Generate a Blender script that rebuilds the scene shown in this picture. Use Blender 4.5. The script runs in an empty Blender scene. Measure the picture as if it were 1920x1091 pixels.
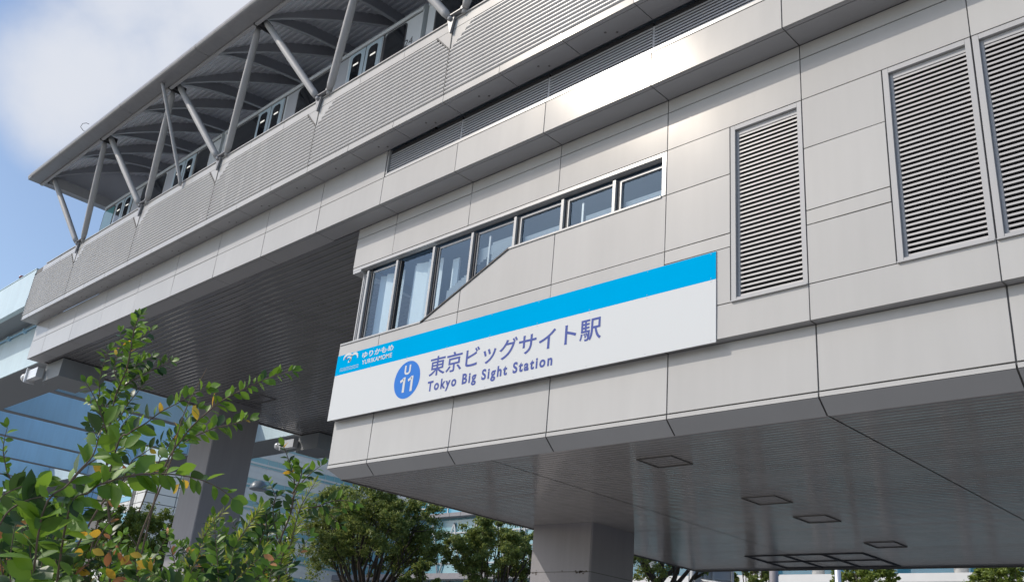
import bpy, bmesh, math, random
from mathutils import Vector, Matrix
R = math.radians
random.seed(11)
scene = bpy.context.scene
COL = scene.collection
W = 4.5            # station bay, metres
EYE = 1.6

# ------------------------------------------------------------------ camera
CX = 20.8695
YAW, PIT, ROL, FPX = R(45.9466), R(22.8612), R(5.4460), 1745.147
fw = Vector((-math.sin(YAW)*math.cos(PIT), math.cos(YAW)*math.cos(PIT), math.sin(PIT)))
r0 = Vector((math.cos(YAW), math.sin(YAW), 0)); u0 = r0.cross(fw)
rt = math.cos(ROL)*r0 + math.sin(ROL)*u0
up = -math.sin(ROL)*r0 + math.cos(ROL)*u0
cam_data = bpy.data.cameras.new('camera'); cam = bpy.data.objects.new('camera', cam_data)
COL.objects.link(cam); scene.camera = cam
cam.matrix_world = Matrix(((rt.x, up.x, -fw.x, CX), (rt.y, up.y, -fw.y, 0), (rt.z, up.z, -fw.z, EYE), (0, 0, 0, 1)))
cam_data.sensor_width = 36; cam_data.lens = 36*FPX/1920
cam_data.clip_start = 0.05; cam_data.clip_end = 4000

def ray(px, py):
    return ((px-960)*rt - (py-545.5)*up + FPX*fw)
def at(px, py, d):
    """the point seen at photo pixel px, py at depth d metres"""
    return Vector((CX, 0, EYE)) + ray(px, py)*(d/FPX)

# ------------------------------------------------------------------ sky, sun, exposure
SUN_EL, SUN_AZ = R(37.2), R(40.3)          # azimuth from -Y towards -X
sdir = Vector((-math.sin(SUN_AZ)*math.cos(SUN_EL), -math.cos(SUN_AZ)*math.cos(SUN_EL), math.sin(SUN_EL)))
world = bpy.data.worlds.new('World'); scene.world = world; world.use_nodes = True
nt = world.node_tree; nt.nodes.clear()
def wn(t, **k):
    n = nt.nodes.new(t)
    for a, b in k.items(): setattr(n, a, b)
    return n
sky = wn('ShaderNodeTexSky', sky_type='NISHITA', sun_disc=False, sun_elevation=SUN_EL,
         sun_rotation=math.atan2(sdir.x, sdir.y), air_density=1.0, dust_density=1.3, ozone_density=1.6)
bg = wn('ShaderNodeBackground'); bg.inputs['Strength'].default_value = 0.15
out = wn('ShaderNodeOutputWorld')
tc = wn('ShaderNodeTexCoord')
# clouds: soft fractal noise over the sky directions, thicker around one cloud bank
nz = wn('ShaderNodeTexNoise'); nz.inputs['Scale'].default_value = 4.2; nz.inputs['Detail'].default_value = 7; nz.inputs['Roughness'].default_value = .52
nz.inputs['Distortion'].default_value = .25
nt.links.new(tc.outputs['Generated'], nz.inputs['Vector'])
def bank(px, py, inner, outer):
    c = ray(px, py).normalized()
    d = wn('ShaderNodeVectorMath', operation='DOT_PRODUCT'); d.inputs[1].default_value = c
    nt.links.new(tc.outputs['Generated'], d.inputs[0])
    m = wn('ShaderNodeMapRange', interpolation_type='SMOOTHSTEP')
    m.inputs['From Min'].default_value = math.cos(R(outer)); m.inputs['From Max'].default_value = math.cos(R(inner))
    nt.links.new(d.outputs['Value'], m.inputs['Value'])
    return m.outputs['Result']
def math_n(op, a, b):
    m = wn('ShaderNodeMath', operation=op)
    for i, v in enumerate((a, b)):
        if isinstance(v, (int, float)): m.inputs[i].default_value = v
        else: nt.links.new(v, m.inputs[i])
    return m.outputs[0]
b1 = bank(150, 170, 1.0, 7.5); b2 = bank(330, 40, 1.5, 9.0); b3 = bank(300, 130, 0, 6)
bk = math_n('MAXIMUM', math_n('MAXIMUM', b1, math_n('MULTIPLY', b2, .95)), b3)
dens = math_n('ADD', nz.outputs['Fac'], math_n('MULTIPLY', bk, .42))
cr = wn('ShaderNodeMapRange', interpolation_type='SMOOTHSTEP')
cr.inputs['From Min'].default_value = .60; cr.inputs['From Max'].default_value = .98
nt.links.new(dens, cr.inputs['Value'])
mixc = wn('ShaderNodeMix', data_type='RGBA')
nt.links.new(cr.outputs['Result'], mixc.inputs['Factor'])
nt.links.new(sky.outputs['Color'], mixc.inputs['A'])
mixc.inputs['B'].default_value = (4.3, 4.5, 4.95, 1)
nt.links.new(mixc.outputs['Result'], bg.inputs['Color'])
nt.links.new(bg.outputs['Background'], out.inputs['Surface'])
sl = bpy.data.lights.new('sun', 'SUN'); so = bpy.data.objects.new('sun', sl); COL.objects.link(so)
sl.energy = 2.35; sl.angle = R(.53); sl.color = (1, .925, .815)
so.rotation_euler = (-sdir).to_track_quat('-Z', 'Y').to_euler(); so.location = (0, -40, 60)
vs = scene.view_settings; vs.view_transform = 'Standard'; vs.look = 'None'; vs.gamma = 1; vs.use_curve_mapping = False
vs.exposure = 0.18

# ------------------------------------------------------------------ materials
MATS = {}
def mat(name, col, rough=.5, metal=0., spec=.5, var=0., dirt=0., bump=0., bscale=8., island=False, trans=0., coat=0., emit=None, sss=0.):
    m = bpy.data.materials.new(name); m.use_nodes = True; t = m.node_tree; p = t.nodes['Principled BSDF']
    p.inputs['Base Color'].default_value = (*col, 1); p.inputs['Roughness'].default_value = rough
    p.inputs['Metallic'].default_value = metal; p.inputs['Specular IOR Level'].default_value = spec
    if coat: p.inputs['Coat Weight'].default_value = coat; p.inputs['Coat Roughness'].default_value = .1
    if emit: p.inputs['Emission Color'].default_value = (*emit[:3], 1); p.inputs['Emission Strength'].default_value = emit[3]
    src = None
    if var or dirt or island:
        geo = t.nodes.new('ShaderNodeNewGeometry'); tcn = t.nodes.new('ShaderNodeTexCoord')
        n1 = t.nodes.new('ShaderNodeTexNoise'); n1.inputs['Scale'].default_value = .9; n1.inputs['Detail'].default_value = 6
        mp = t.nodes.new('ShaderNodeMapping'); mp.inputs['Scale'].default_value = (1.6, 1.6, .55)
        t.links.new(tcn.outputs['Object'], mp.inputs['Vector']); t.links.new(mp.outputs['Vector'], n1.inputs['Vector'])
        mr = t.nodes.new('ShaderNodeMapRange'); mr.inputs['From Min'].default_value = .25; mr.inputs['From Max'].default_value = .75
        mr.inputs['To Min'].default_value = 1-var-dirt; mr.inputs['To Max'].default_value = 1+var
        t.links.new(n1.outputs['Fac'], mr.inputs['Value'])
        f = mr.outputs['Result']
        if dirt:
            mp2 = t.nodes.new('ShaderNodeMapping'); mp2.inputs['Scale'].default_value = (7, 7, .5); n3 = t.nodes.new('ShaderNodeTexNoise'); n3.inputs['Scale'].default_value = 1.0; n3.inputs['Detail'].default_value = 5
            t.links.new(tcn.outputs['Object'], mp2.inputs['Vector']); t.links.new(mp2.outputs['Vector'], n3.inputs['Vector'])
            m3 = t.nodes.new('ShaderNodeMapRange'); m3.inputs['From Min'].default_value = .35; m3.inputs['From Max'].default_value = .62; m3.inputs['To Min'].default_value = 1-dirt*.9
            t.links.new(n3.outputs['Fac'], m3.inputs['Value']); m4 = t.nodes.new('ShaderNodeMath'); m4.operation = 'MULTIPLY'
            t.links.new(f, m4.inputs[0]); t.links.new(m3.outputs['Result'], m4.inputs[1]); f = m4.outputs[0]
        if island:
            mi = t.nodes.new('ShaderNodeMapRange'); mi.inputs['To Min'].default_value = .955; mi.inputs['To Max'].default_value = 1.03
            t.links.new(geo.outputs['Random Per Island'], mi.inputs['Value'])
            mm = t.nodes.new('ShaderNodeMath'); mm.operation = 'MULTIPLY'
            t.links.new(f, mm.inputs[0]); t.links.new(mi.outputs['Result'], mm.inputs[1]); f = mm.outputs[0]
        hs = t.nodes.new('ShaderNodeHueSaturation'); hs.inputs['Color'].default_value = (*col, 1)
        t.links.new(f, hs.inputs['Value']); t.links.new(hs.outputs['Color'], p.inputs['Base Color'])
        rr = t.nodes.new('ShaderNodeMapRange'); rr.inputs['To Min'].default_value = rough*.82; rr.inputs['To Max'].default_value = rough*1.2
        t.links.new(n1.outputs['Fac'], rr.inputs['Value']); t.links.new(rr.outputs['Result'], p.inputs['Roughness'])
    if bump:
        n2 = t.nodes.new('ShaderNodeTexNoise'); n2.inputs['Scale'].default_value = bscale; n2.inputs['Detail'].default_value = 3
        tc2 = t.nodes.new('ShaderNodeTexCoord'); t.links.new(tc2.outputs['Object'], n2.inputs['Vector'])
        bp = t.nodes.new('ShaderNodeBump'); bp.inputs['Strength'].default_value = bump; bp.inputs['Distance'].default_value = .02
        t.links.new(n2.outputs['Fac'], bp.inputs['Height']); t.links.new(bp.outputs['Normal'], p.inputs['Normal'])
    MATS[name] = m
    return m
panel = mat('aluminium_panel', (.50, .495, .487), .16, 0, .22, var=.025, dirt=.022, island=True, bump=.03, bscale=1.3)
panel.node_tree.nodes['Principled BSDF'].inputs['Specular Tint'].default_value = (1, .90, .79, 1)      # sun glint's warm glow put into the reflection tint
ribm = mat('ribbed_cladding', (.47, .465, .465), .26, 0, .45, var=.02, dirt=.05)
steel = mat('painted_steel', (.44, .44, .45), .5, 0, .3, var=.03, dirt=.05)
jointm = mat('joint_sealant', (.125, .122, .12), .7)
soffm = mat('soffit_plank', (.40, .385, .385), .12, 0, .6, var=.05, dirt=.06, island=True)
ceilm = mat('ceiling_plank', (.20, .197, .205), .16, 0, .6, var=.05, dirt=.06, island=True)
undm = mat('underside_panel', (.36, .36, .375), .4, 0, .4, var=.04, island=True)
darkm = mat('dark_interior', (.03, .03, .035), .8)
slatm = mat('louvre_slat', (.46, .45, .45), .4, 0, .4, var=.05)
slatk = mat('louvre_blade_shade', (.07, .063, .065), .6)  # blades coloured near black so the gaps between slats look shaded
slatd = mat('louvre_slat_grey', (.42, .43, .46), .4, 0, .4)
trim = mat('window_trim', (.46, .46, .46), .24, .1, .4)
gasket = mat('gasket', (.035, .035, .04), .6)
concrete = mat('column_paint', (.30, .292, .315), .55, 0, .35, var=.04, dirt=.06, bump=.05, bscale=30)
whitem = mat('sign_white', (.63, .65, .665), .55, 0, .15, var=.012)
signblue = mat('sign_blue', (.0, .375, .73), .6, 0, .0, var=.02)
inkm = mat('sign_ink', (.085, .115, .35), .6, 0, .1)
badge = mat('sign_badge', (.035, .19, .62), .6, 0, .1)
deckm = mat('roof_deck', (.74, .75, .80), .5, 0, .4, var=.05)
rib2 = mat('roof_rib', (.38, .385, .42), .45, 0, .4)
ribl = mat('roof_rib_flange', (.47, .48, .51), .4, 0, .4)
fascm = mat('canopy_fascia', (.27, .27, .285), .32, 0, .5, var=.05, dirt=.08)
trainw = mat('train_body', (.66, .70, .72), .28, 0, .5, coat=.3)
traing = mat('train_grey', (.42, .44, .47), .35)
traindoor = mat('train_door', (.44, .55, .62), .3, 0, .5)
tglass = mat('train_glass', (.012, .014, .018), .06, 0, .5)
tglass2 = mat('cab_glass_sky', (.10, .30, .32), .06, 0, .6)  # cyan of the sky seen through the cab, painted into opaque glass
lampm = mat('interior_lamp', (.9, .9, .85), .4, emit=(1, .97, .88, .55))
girder = mat('girder_paint', (.58, .72, .78), .4, 0, .45, var=.03, dirt=.06)
girderb = mat('girder_shade_blue', (.48, .76, .98), .42, 0, .45, var=.03, dirt=.05)  # blue skylight of the shaded faces put into the paint colour
girderd = mat('girder_underside', (.25, .27, .29), .6, var=.05)
metal = mat('bright_metal', (.72, .73, .75), .35, .5)
asphalt = mat('asphalt', (.06, .06, .062), .85, var=.12, bump=.3, bscale=60)
paving = mat('paving', (.27, .26, .245), .8, var=.08, dirt=.08, bump=.2, bscale=20)
groundm = mat('ground', (.16, .16, .14), .9, var=.15)
roadpaint = mat('road_paint', (.75, .75, .72), .6)
bark = mat('bark', (.075, .06, .048), .9, var=.2, bump=.6, bscale=25)
twig = mat('twig', (.15, .11, .08), .8, var=.2)
bgrey = mat('office_panel_grey', (.80, .76, .70), .45, var=.03, island=True)
bwhite = mat('office_panel_white', (.66, .66, .65), .45, var=.03, island=True)
bglass = mat('office_glass', (.26, .48, .50), .12, 0, .7)
bglass2 = mat('office_glass_blue', (.10, .36, .52), .06, 0, 1.0)
atrium = mat('atrium_glass', (.18, .37, .44), .1, 0, .9)
towerg = mat('tower_glass', (.03, .08, .17), .12, 0, .6)
towerl = mat('tower_glass_reflection', (.16, .36, .60), .15, 0, .9)  # paler copy of the tower glass, reflected sky put into the colour
mullm = mat('mullion', (.55, .58, .60), .4)
signback = mat('sign_back', (.40, .42, .45), .5, .2, var=.05)
red = mat('siren_lens', (.22, .05, .06), .25)
blindm = mat('blind', (.62, .66, .70), .5)
curtain = mat('curtain', (.84, .88, .89), .8, var=.06, island=True)
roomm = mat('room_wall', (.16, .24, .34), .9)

def glass_mat(name, tint, refl):
    m = bpy.data.materials.new(name); m.use_nodes = True; t = m.node_tree; t.nodes.clear()
    o = t.nodes.new('ShaderNodeOutputMaterial'); tr = t.nodes.new('ShaderNodeBsdfTransparent'); tr.inputs[0].default_value = (*tint, 1)
    gl = t.nodes.new('ShaderNodeBsdfGlossy'); gl.inputs['Roughness'].default_value = .03; gl.inputs[0].default_value = (.50, .72, 1, 1)
    ge = t.nodes.new('ShaderNodeNewGeometry'); dt = t.nodes.new('ShaderNodeVectorMath'); dt.operation = 'DOT_PRODUCT'
    t.links.new(ge.outputs['Incoming'], dt.inputs[0]); t.links.new(ge.outputs['Normal'], dt.inputs[1])
    def mn(op, a, b=0.):
        m_ = t.nodes.new('ShaderNodeMath'); m_.operation = op
        for i_, v_ in enumerate((a, b)):
            if isinstance(v_, (int, float)): m_.inputs[i_].default_value = v_
            else: t.links.new(v_, m_.inputs[i_])
        return m_.outputs[0]
    sch = mn('POWER', mn('SUBTRACT', 1.0, mn('ABSOLUTE', dt.outputs['Value'])), 5.0)     # Schlick, the same from both sides
    fac = mn('ADD', mn('MULTIPLY', sch, .92), .05+refl)
    mx = t.nodes.new('ShaderNodeMixShader'); t.links.new(fac, mx.inputs[0])

    t.links.new(tr.outputs[0], mx.inputs[1]); t.links.new(gl.outputs[0], mx.inputs[2]); t.links.new(mx.outputs[0], o.inputs[0])
    return m
wglass = glass_mat('window_glass', (.86, .93, .96), .03)

def leaf_mat(name, c, c2=None, rough=.4, tr=.35):
    m = bpy.data.materials.new(name); m.use_nodes = True; t = m.node_tree
    p = t.nodes['Principled BSDF']; o = t.nodes['Material Output']
    geo = t.nodes.new('ShaderNodeNewGeometry'); ramp = t.nodes.new('ShaderNodeMix'); ramp.data_type = 'RGBA'
    ramp.inputs['A'].default_value = (*c, 1); ramp.inputs['B'].default_value = (*(c2 or [x*1.7 for x in c]), 1)
    t.links.new(geo.outputs['Random Per Island'], ramp.inputs['Factor'])
    t.links.new(ramp.outputs['Result'], p.inputs['Base Color']); p.inputs['Roughness'].default_value = rough
    tl = t.nodes.new('ShaderNodeBsdfTranslucent'); mx = t.nodes.new('ShaderNodeMixShader'); mx.inputs[0].default_value = tr
    hs = t.nodes.new('ShaderNodeHueSaturation'); hs.inputs['Value'].default_value = 1.5; hs.inputs['Hue'].default_value = .485
    t.links.new(ramp.outputs['Result'], hs.inputs['Color']); t.links.new(hs.outputs[0], tl.inputs[0])
    t.links.new(p.outputs[0], mx.inputs[1]); t.links.new(tl.outputs[0], mx.inputs[2]); t.links.new(mx.outputs[0], o.inputs[0])
    return m
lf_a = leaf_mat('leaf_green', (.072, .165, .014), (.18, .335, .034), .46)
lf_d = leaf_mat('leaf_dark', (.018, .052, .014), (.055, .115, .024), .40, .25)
lf_y = leaf_mat('leaf_yellow', (.55, .36, .03), (.70, .50, .06), .45)
lf_o = leaf_mat('leaf_orange', (.42, .17, .05), (.62, .32, .14), .5)
lf_w = leaf_mat('leaf_feather', (.20, .28, .03), (.42, .46, .06), .5)
lf_t = leaf_mat('tree_leaf', (.080, .135, .030), (.28, .33, .09), .5, .42)
lf_t2 = leaf_mat('tree_leaf_bright', (.10, .16, .022), (.24, .29, .05), .5, .3)

# ------------------------------------------------------------------ mesh helpers
class MB:
    def __init__(s): s.v = []; s.f = []; s.mi = []; s.sm = []
    def face(s, pts, mi=0, sm=False):
        b = len(s.v); s.v += [tuple(p) for p in pts]; s.f.append(tuple(range(b, b+len(pts)))); s.mi.append(mi); s.sm.append(sm)
    def box(s, x0, x1, y0, y1, z0, z1, mi=0):
        b = len(s.v)
        s.v += [(x0,y0,z0),(x1,y0,z0),(x1,y1,z0),(x0,y1,z0),(x0,y0,z1),(x1,y0,z1),(x1,y1,z1),(x0,y1,z1)]
        for q in ((0,3,2,1),(4,5,6,7),(0,1,5,4),(1,2,6,5),(2,3,7,6),(3,0,4,7)):
            s.f.append(tuple(b+i for i in q)); s.mi.append(mi); s.sm.append(False)
    def prism(s, poly, y0, y1, mi=0):
        """poly: (x,z) counter-clockwise seen from -Y"""
        n = len(poly); b = len(s.v)
        s.v += [(x,y0,z) for x,z in poly] + [(x,y1,z) for x,z in poly]
        s.f.append(tuple(range(b, b+n))); s.f.append(tuple(range(b+2*n-1, b+n-1, -1)))
        s.mi += [mi, mi]; s.sm += [False, False]
        for i in range(n):
            j = (i+1) % n
            s.f.append((b+i, b+n+i, b+n+j, b+j)); s.mi.append(mi); s.sm.append(False)
    def extrude_x(s, prof, x0, x1, mi=0, sm=False, closed=False):
        """prof: (y,z) list swept along X"""
        b = len(s.v); n = len(prof)
        s.v += [(x0,y,z) for y,z in prof] + [(x1,y,z) for y,z in prof]
        for i in range(n if closed else n-1):
            j = (i+1) % n
            s.f.append((b+i, b+j, b+n+j, b+n+i)); s.mi.append(mi); s.sm.append(sm)
        if closed:
            s.f.append(tuple(range(b+n-1, b-1, -1))); s.f.append(tuple(range(b+n, b+2*n))); s.mi += [mi, mi]; s.sm += [False, False]
    def tube(s, pts, rad, n=10, mi=0, caps=True):
        pts = [Vector(p) for p in pts]; b0 = None
        if not isinstance(rad, (list, tuple)): rad = [rad]*len(pts)
        prev = None; ref = None
        for i, p in enumerate(pts):
            d = (pts[min(i+1, len(pts)-1)] - pts[max(i-1, 0)])
            if d.length < 1e-9: d = Vector((0,0,1))
            d.normalize()
            if ref is None:
                ref = d.orthogonal().normalized()
            ref = (ref - d*ref.dot(d)); ref = ref.normalized() if ref.length > 1e-6 else d.orthogonal().normalized()
            e2 = d.cross(ref); b = len(s.v)
            for k in range(n):
                a = 2*math.pi*k/n
                s.v.append(tuple(p + (ref*math.cos(a) + e2*math.sin(a))*rad[i]))
            if prev is not None:
                for k in range(n):
                    s.f.append((prev+k, prev+(k+1)%n, b+(k+1)%n, b+k)); s.mi.append(mi); s.sm.append(True)
            elif caps:
                s.f.append(tuple(range(b+n-1, b-1, -1))); s.mi.append(mi); s.sm.append(False)
            prev = b
        if caps: s.f.append(tuple(range(prev, prev+n))); s.mi.append(mi); s.sm.append(False)
    def build(s, name, mats, parent=None):
        me = bpy.data.meshes.new(name); me.from_pydata(s.v, [], s.f)
        for m in (mats if isinstance(mats, (list, tuple)) else [mats]): me.materials.append(m)
        me.polygons.foreach_set('material_index', s.mi); me.polygons.foreach_set('use_smooth', s.sm); me.update()
        o = bpy.data.objects.new(name, me); COL.objects.link(o)
        if parent is not None: o.parent = parent; o.matrix_parent_inverse = Matrix.Translation(-parent.location)
        return o
def tag(o, label, cat, group=None, kind=None):
    o['label'] = label; o['category'] = cat
    if group: o['group'] = group
    if kind: o['kind'] = kind
    return o
def thing(name, label, cat, loc=(0,0,0), group=None):
    o = bpy.data.objects.new(name, None); COL.objects.link(o); o.location = loc; o.empty_display_size = .3
    return tag(o, label, cat, group)
def structure(o): o['kind'] = 'structure'; return o
def panel_box(mb, x0, x1, z0, z1, y, depth=.02, gap=.015, tilt=.0022, mi=0):
    """a cladding sheet facing -Y, inset by half the joint, very slightly out of true"""
    g = gap/2; b = len(mb.v); c = [(x0+g,z0+g),(x1-g,z0+g),(x1-g,z1-g),(x0+g,z1-g)]
    tx = random.uniform(-tilt, tilt); tz = random.uniform(-tilt, tilt)
    fr = [(x, y + tx*(-1 if i in (0,3) else 1) + tz*(-1 if i < 2 else 1), z) for i, (x, z) in enumerate(c)]
    mb.v += fr + [(x, y+depth, z) for x, z in c]
    for q in ((0,1,2,3),(0,4,5,1),(1,5,6,2),(2,6,7,3),(3,7,4,0)):
        mb.f.append(tuple(b+i for i in q)); mb.mi.append(mi); mb.sm.append(False)
def Z(z): return z + EYE

# ------------------------------------------------------------------ ground
def sheet(name, x0, x1, y0, y1, z, m):
    mb = MB(); mb.face([(x0,y0,z),(x1,y0,z),(x1,y1,z),(x0,y1,z)])
    return structure(mb.build(name, m))
sheet('ground', -1500, 1500, -1500, 1500, -.12, groundm)
sheet('road', -400, 400, 26, 40, -.116, asphalt)
mb = MB(); mb.box(-120, 120, -30, 25.6, -.115, 0); structure(mb.build('pavement', paving))
sheet('bounce_paving', -400, 300, 40.2, 129, -.112, paving)  # unseen pale ground, added to brighten the soffit's reflection
mb = MB(); mb.box(-120, 120, 25.6, 25.8, -.115, .03); structure(mb.build('kerb', concrete))
mb = MB()
for i in range(-14, 15): mb.box(i*10, i*10+5, 32.9, 33.05, -.1155, -.112)
structure(mb.build('road_markings', roadpaint))

# ------------------------------------------------------------------ station building
st = thing('station_building', 'long silver panelled elevated railway station with ribbed parapet, louvres and strutted canopy roof', 'station', (12, 16, 0))
XR = 33.75                        # right end of what is built
YW = 10.181; YL = 10.327; YS = 10.534; YBACK = 22.7
XL = 5.45
cols = [XL, 6.75, 9.0, 11.25, 13.5, 15.75, 18.0] + [20.25+2.25*i for i in range(7)]
z_top, z_850, z_head, z_sill, z_608, z_586, z_502, z_bot = [Z(v) for v in (8.741, 8.50, 7.815, 7.025, 6.075, 5.86, 5.02, 4.52)]
LV = [(14.61, 15.75), (16.88, 18.0), (18.0, 19.13)]     # tall wall louvres
def diag(x):                       # lower edge of the stepped window band
    return Z(6.085) if x <= 7.98 else Z(7.025) if x >= 10.17 else Z(6.085 + (x-7.98)/(10.17-7.98)*.94)
wall = MB()
for a, b in zip(cols[:-1], cols[1:]):
    panel_box(wall, a, b, z_850, z_top, YW)
    panel_box(wall, a, b, z_head, z_850, YW)
    if a >= 13.4: panel_box(wall, a, b, z_bot, z_502, YW)
    else: panel_box(wall, a, b, z_bot, z_608, YW)
for a, b in ((13.5, 14.61), (15.75, 16.88), (19.13, 20.25)) + tuple(zip(cols[7:-1], cols[8:])):
    for z0, z1 in ((z_502, z_586), (z_586, z_608), (z_608, z_sill), (z_sill, z_head)):
        panel_box(wall, a, b, z0, z1, YW)
def poly_panel(pts, y=YW, depth=.02): wall.prism(pts, y, y+depth)
g = .01
poly_panel([(7.98+.06, z_608+g), (9.0-g, z_608+g), (9.0-g, diag(9.0-g)-.02)])
poly_panel([(9.0+g, z_608+g), (11.25-g, z_608+g), (11.25-g, z_sill-g), (10.17, z_sill-g), (9.0+g, diag(9.0+g)-.02)])
panel_box(wall, 11.25, 13.5, z_608, z_sill, YW)
# dark backing behind the joints
bk0, bk1 = YW+.016, YW+.10
wall.box(XL+.01, XR, bk0, bk1, z_head+.02, z_top, 1)
wall.prism([(XL+.01, z_bot+.01), (13.5, z_bot+.01), (13.5, z_sill-.015), (10.17, z_sill-.015), (7.98, z_608+.005), (XL+.01, z_608+.005)], bk0, bk1, 1)
wall.box(13.5, XR, bk0, bk1, z_bot+.01, z_502, 1)
for a, b in ((13.49, 14.61), (15.75, 16.88), (19.13, XR)): wall.box(a, b, bk0, bk1, z_502, z_head+.02, 1)
wall.box(XL+.015, XR, YW+.02, YL+.05, z_bot+.004, z_bot+.03, 2)            # underside of the upper wall
for x in cols[1:]: wall.box(x-.008, x+.008, YW+.02, YL+.01, z_bot-.002, z_bot+.005, 1)
wall.build('wall', [panel, jointm, undm], st)
# side and back walls of the wing
mb = MB()
mb.box(XL+.10, XL+.2, YL+.11, YBACK, Z(3.62), Z(6.08)); mb.box(XL+.02, XL+.14, YW+.11, YBACK, Z(7.72), Z(8.741)); mb.box(XL+.02, XL+.14, YW+1.6, YBACK, Z(6.08), Z(7.72))
mb.box(XL+.15, XR, YBACK-.15, YBACK, Z(3.38), Z(8.741)); mb.box(XR-.15, XR, YS+.1, YBACK-.2, Z(3.38), Z(8.741))
mb.build('side_wall', panel, st)
# lower facing below the overhang, thin strip and chamfer
lower = MB()
lc = [5.49] + cols[1:]
for a, b in zip(lc[:-1], lc[1:]):
    panel_box(lower, a, b, Z(3.635), z_bot+.004, YL, gap=.022)
    panel_box(lower, a, b, Z(3.555), Z(3.635), YL-.004, gap=.022, tilt=.001)
lower.box(5.50, XR, YL+.018, YL+.1, Z(3.60), z_bot, 1)
lower.build('lower_wall', [panel, jointm], st)
ch = MB()
for a, b in zip(lc[:-1], lc[1:]):
    l0 = a+.011 if a > 5.5 else a; l1 = l0 if a > 5.5 else a+.24
    ch.face([(l1,YS,Z(3.377)),(b-.011,YS,Z(3.377)),(b-.011,YL,Z(3.561)),(l0,YL,Z(3.561))])
    if b < XR: ch.face([(b-.03,YS+.012,Z(3.377)+.012),(b+.03,YS+.012,Z(3.377)+.012),(b+.03,YL+.012,Z(3.561)+.012),(b-.03,YL+.012,Z(3.561)+.012)], 1)
ch.face([(5.49,YL,Z(3.561)),(5.49,YBACK,Z(3.561)),(5.73,YBACK,Z(3.377)),(5.73,YS,Z(3.377))])
ch.face([(5.49,YL,Z(3.561)),(5.49,YL,Z(3.62)),(5.49,YBACK,Z(3.62)),(5.49,YBACK,Z(3.561))])
ch.build('chamfer_trim', [undm, jointm], st)

def planks(mb, x0, x1, y0, y1, z, pitch, gap, sag, joints, mi=0, tl=.0014):
    xs = [x0] + [j for j in joints if x0 < j < x1] + [x1]
    n = int(round((y1-y0)/pitch)); p = (y1-y0)/n
    for i in range(n):
        ya = y0 + i*p + gap/2; yb = y0 + (i+1)*p - gap/2
        for a, b in zip(xs[:-1], xs[1:]):
            t = random.gauss(0, tl)*(yb-ya); s = sag*random.uniform(.5, 1.5)
            prof = [(ya, z+.005)] + [(ya+(yb-ya)*k/4, z - s*(1-(2*k/4-1)**2) + t*(2*k/4-1)) for k in range(5)] + [(yb, z+.005)]
            mb.extrude_x(prof, a+.012, b-.012, mi, True)
sof = MB()
planks(sof, 5.75, XR-.15, YS+.004, YBACK-.02, Z(3.377)+.004, .115, .0016, .0002, [9.85, 15.76, 21.67, 27.6])
sof.box(5.74, XR-.16, YS+.02, YBACK-.16, Z(3.377)+.022, Z(3.377)+.10, 1)
sof.box(5.70, 5.75, YS+.01, YBACK, Z(3.377)-.012, Z(3.377)+.03, 1)
sof.box(5.76, XR, YBACK-.02, YBACK+.06, Z(3.377)-.03, Z(3.377)+.03, 1)
soffit = sof.build('soffit', [soffm, jointm], st)
def hatch(parent, x0, x1, y0, y1, z, name='access_hatch', w=.035, nx=1, ny=1):
    mb = MB()
    xs = [x0+(x1-x0)*i/nx for i in range(nx+1)]; ys = [y0+(y1-y0)*i/ny for i in range(ny+1)]
    for x in xs: mb.box(x-w/2, x+w/2, y0-w/2, y1+w/2, z-.012, z+.01)
    for i in range(nx):
        for y in ys: mb.box(xs[i]+w/2, xs[i+1]-w/2, y-w/2, y+w/2, z-.011, z+.009)
    return mb.build(name, gasket if nx > 1 else jointm, parent)
for ya, yb in ((11.43, 12.0), (14.48, 15.1), (16.31, 16.94), (19.28, 19.91)): hatch(soffit, 12.17, 12.81, ya, yb, Z(3.377)-.004, w=.010)
hatch(soffit, 8.64, 11.55, 20.55, 22.5, Z(3.377)-.004, 'inspection_frame', w=.06, nx=3, ny=2)

# ---- tall wall louvres
def wall_louvre(x0, x1):
    f = MB()
    f.box(x0+.012, x0+.085, YW-.003, YW+.14, Z(5.03), Z(7.805)); f.box(x1-.075, x1-.010, YW-.003, YW+.14, Z(5.03), Z(7.805))
    f.box(x0+.088, x1-.078, YW-.002, YW+.12, Z(7.735), Z(7.805)); f.box(x0+.013, x1-.011, YW-.035, YW+.10, Z(5.012), Z(5.028))
    f.box(x0+.088, x1-.078, YW+.0, YW+.12, Z(5.032), Z(5.075))
    f.box(x0+.088, x0+.125, YW+.045, YW+.14, Z(5.08), Z(7.73)); f.box(x0+.128, x1-.08, YW+.045, YW+.14, Z(7.655), Z(7.73))
    fr = f.build('louvre_frame', steel, st)
    s = MB(); z = 5.10
    while z < 7.64:
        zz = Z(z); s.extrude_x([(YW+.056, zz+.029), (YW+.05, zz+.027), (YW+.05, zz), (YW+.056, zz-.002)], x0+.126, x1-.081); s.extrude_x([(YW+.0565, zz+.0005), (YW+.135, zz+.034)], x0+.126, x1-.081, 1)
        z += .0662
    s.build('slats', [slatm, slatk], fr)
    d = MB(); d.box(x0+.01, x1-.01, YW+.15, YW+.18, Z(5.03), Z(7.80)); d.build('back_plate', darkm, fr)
for a, b in LV: wall_louvre(a, b)

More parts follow.
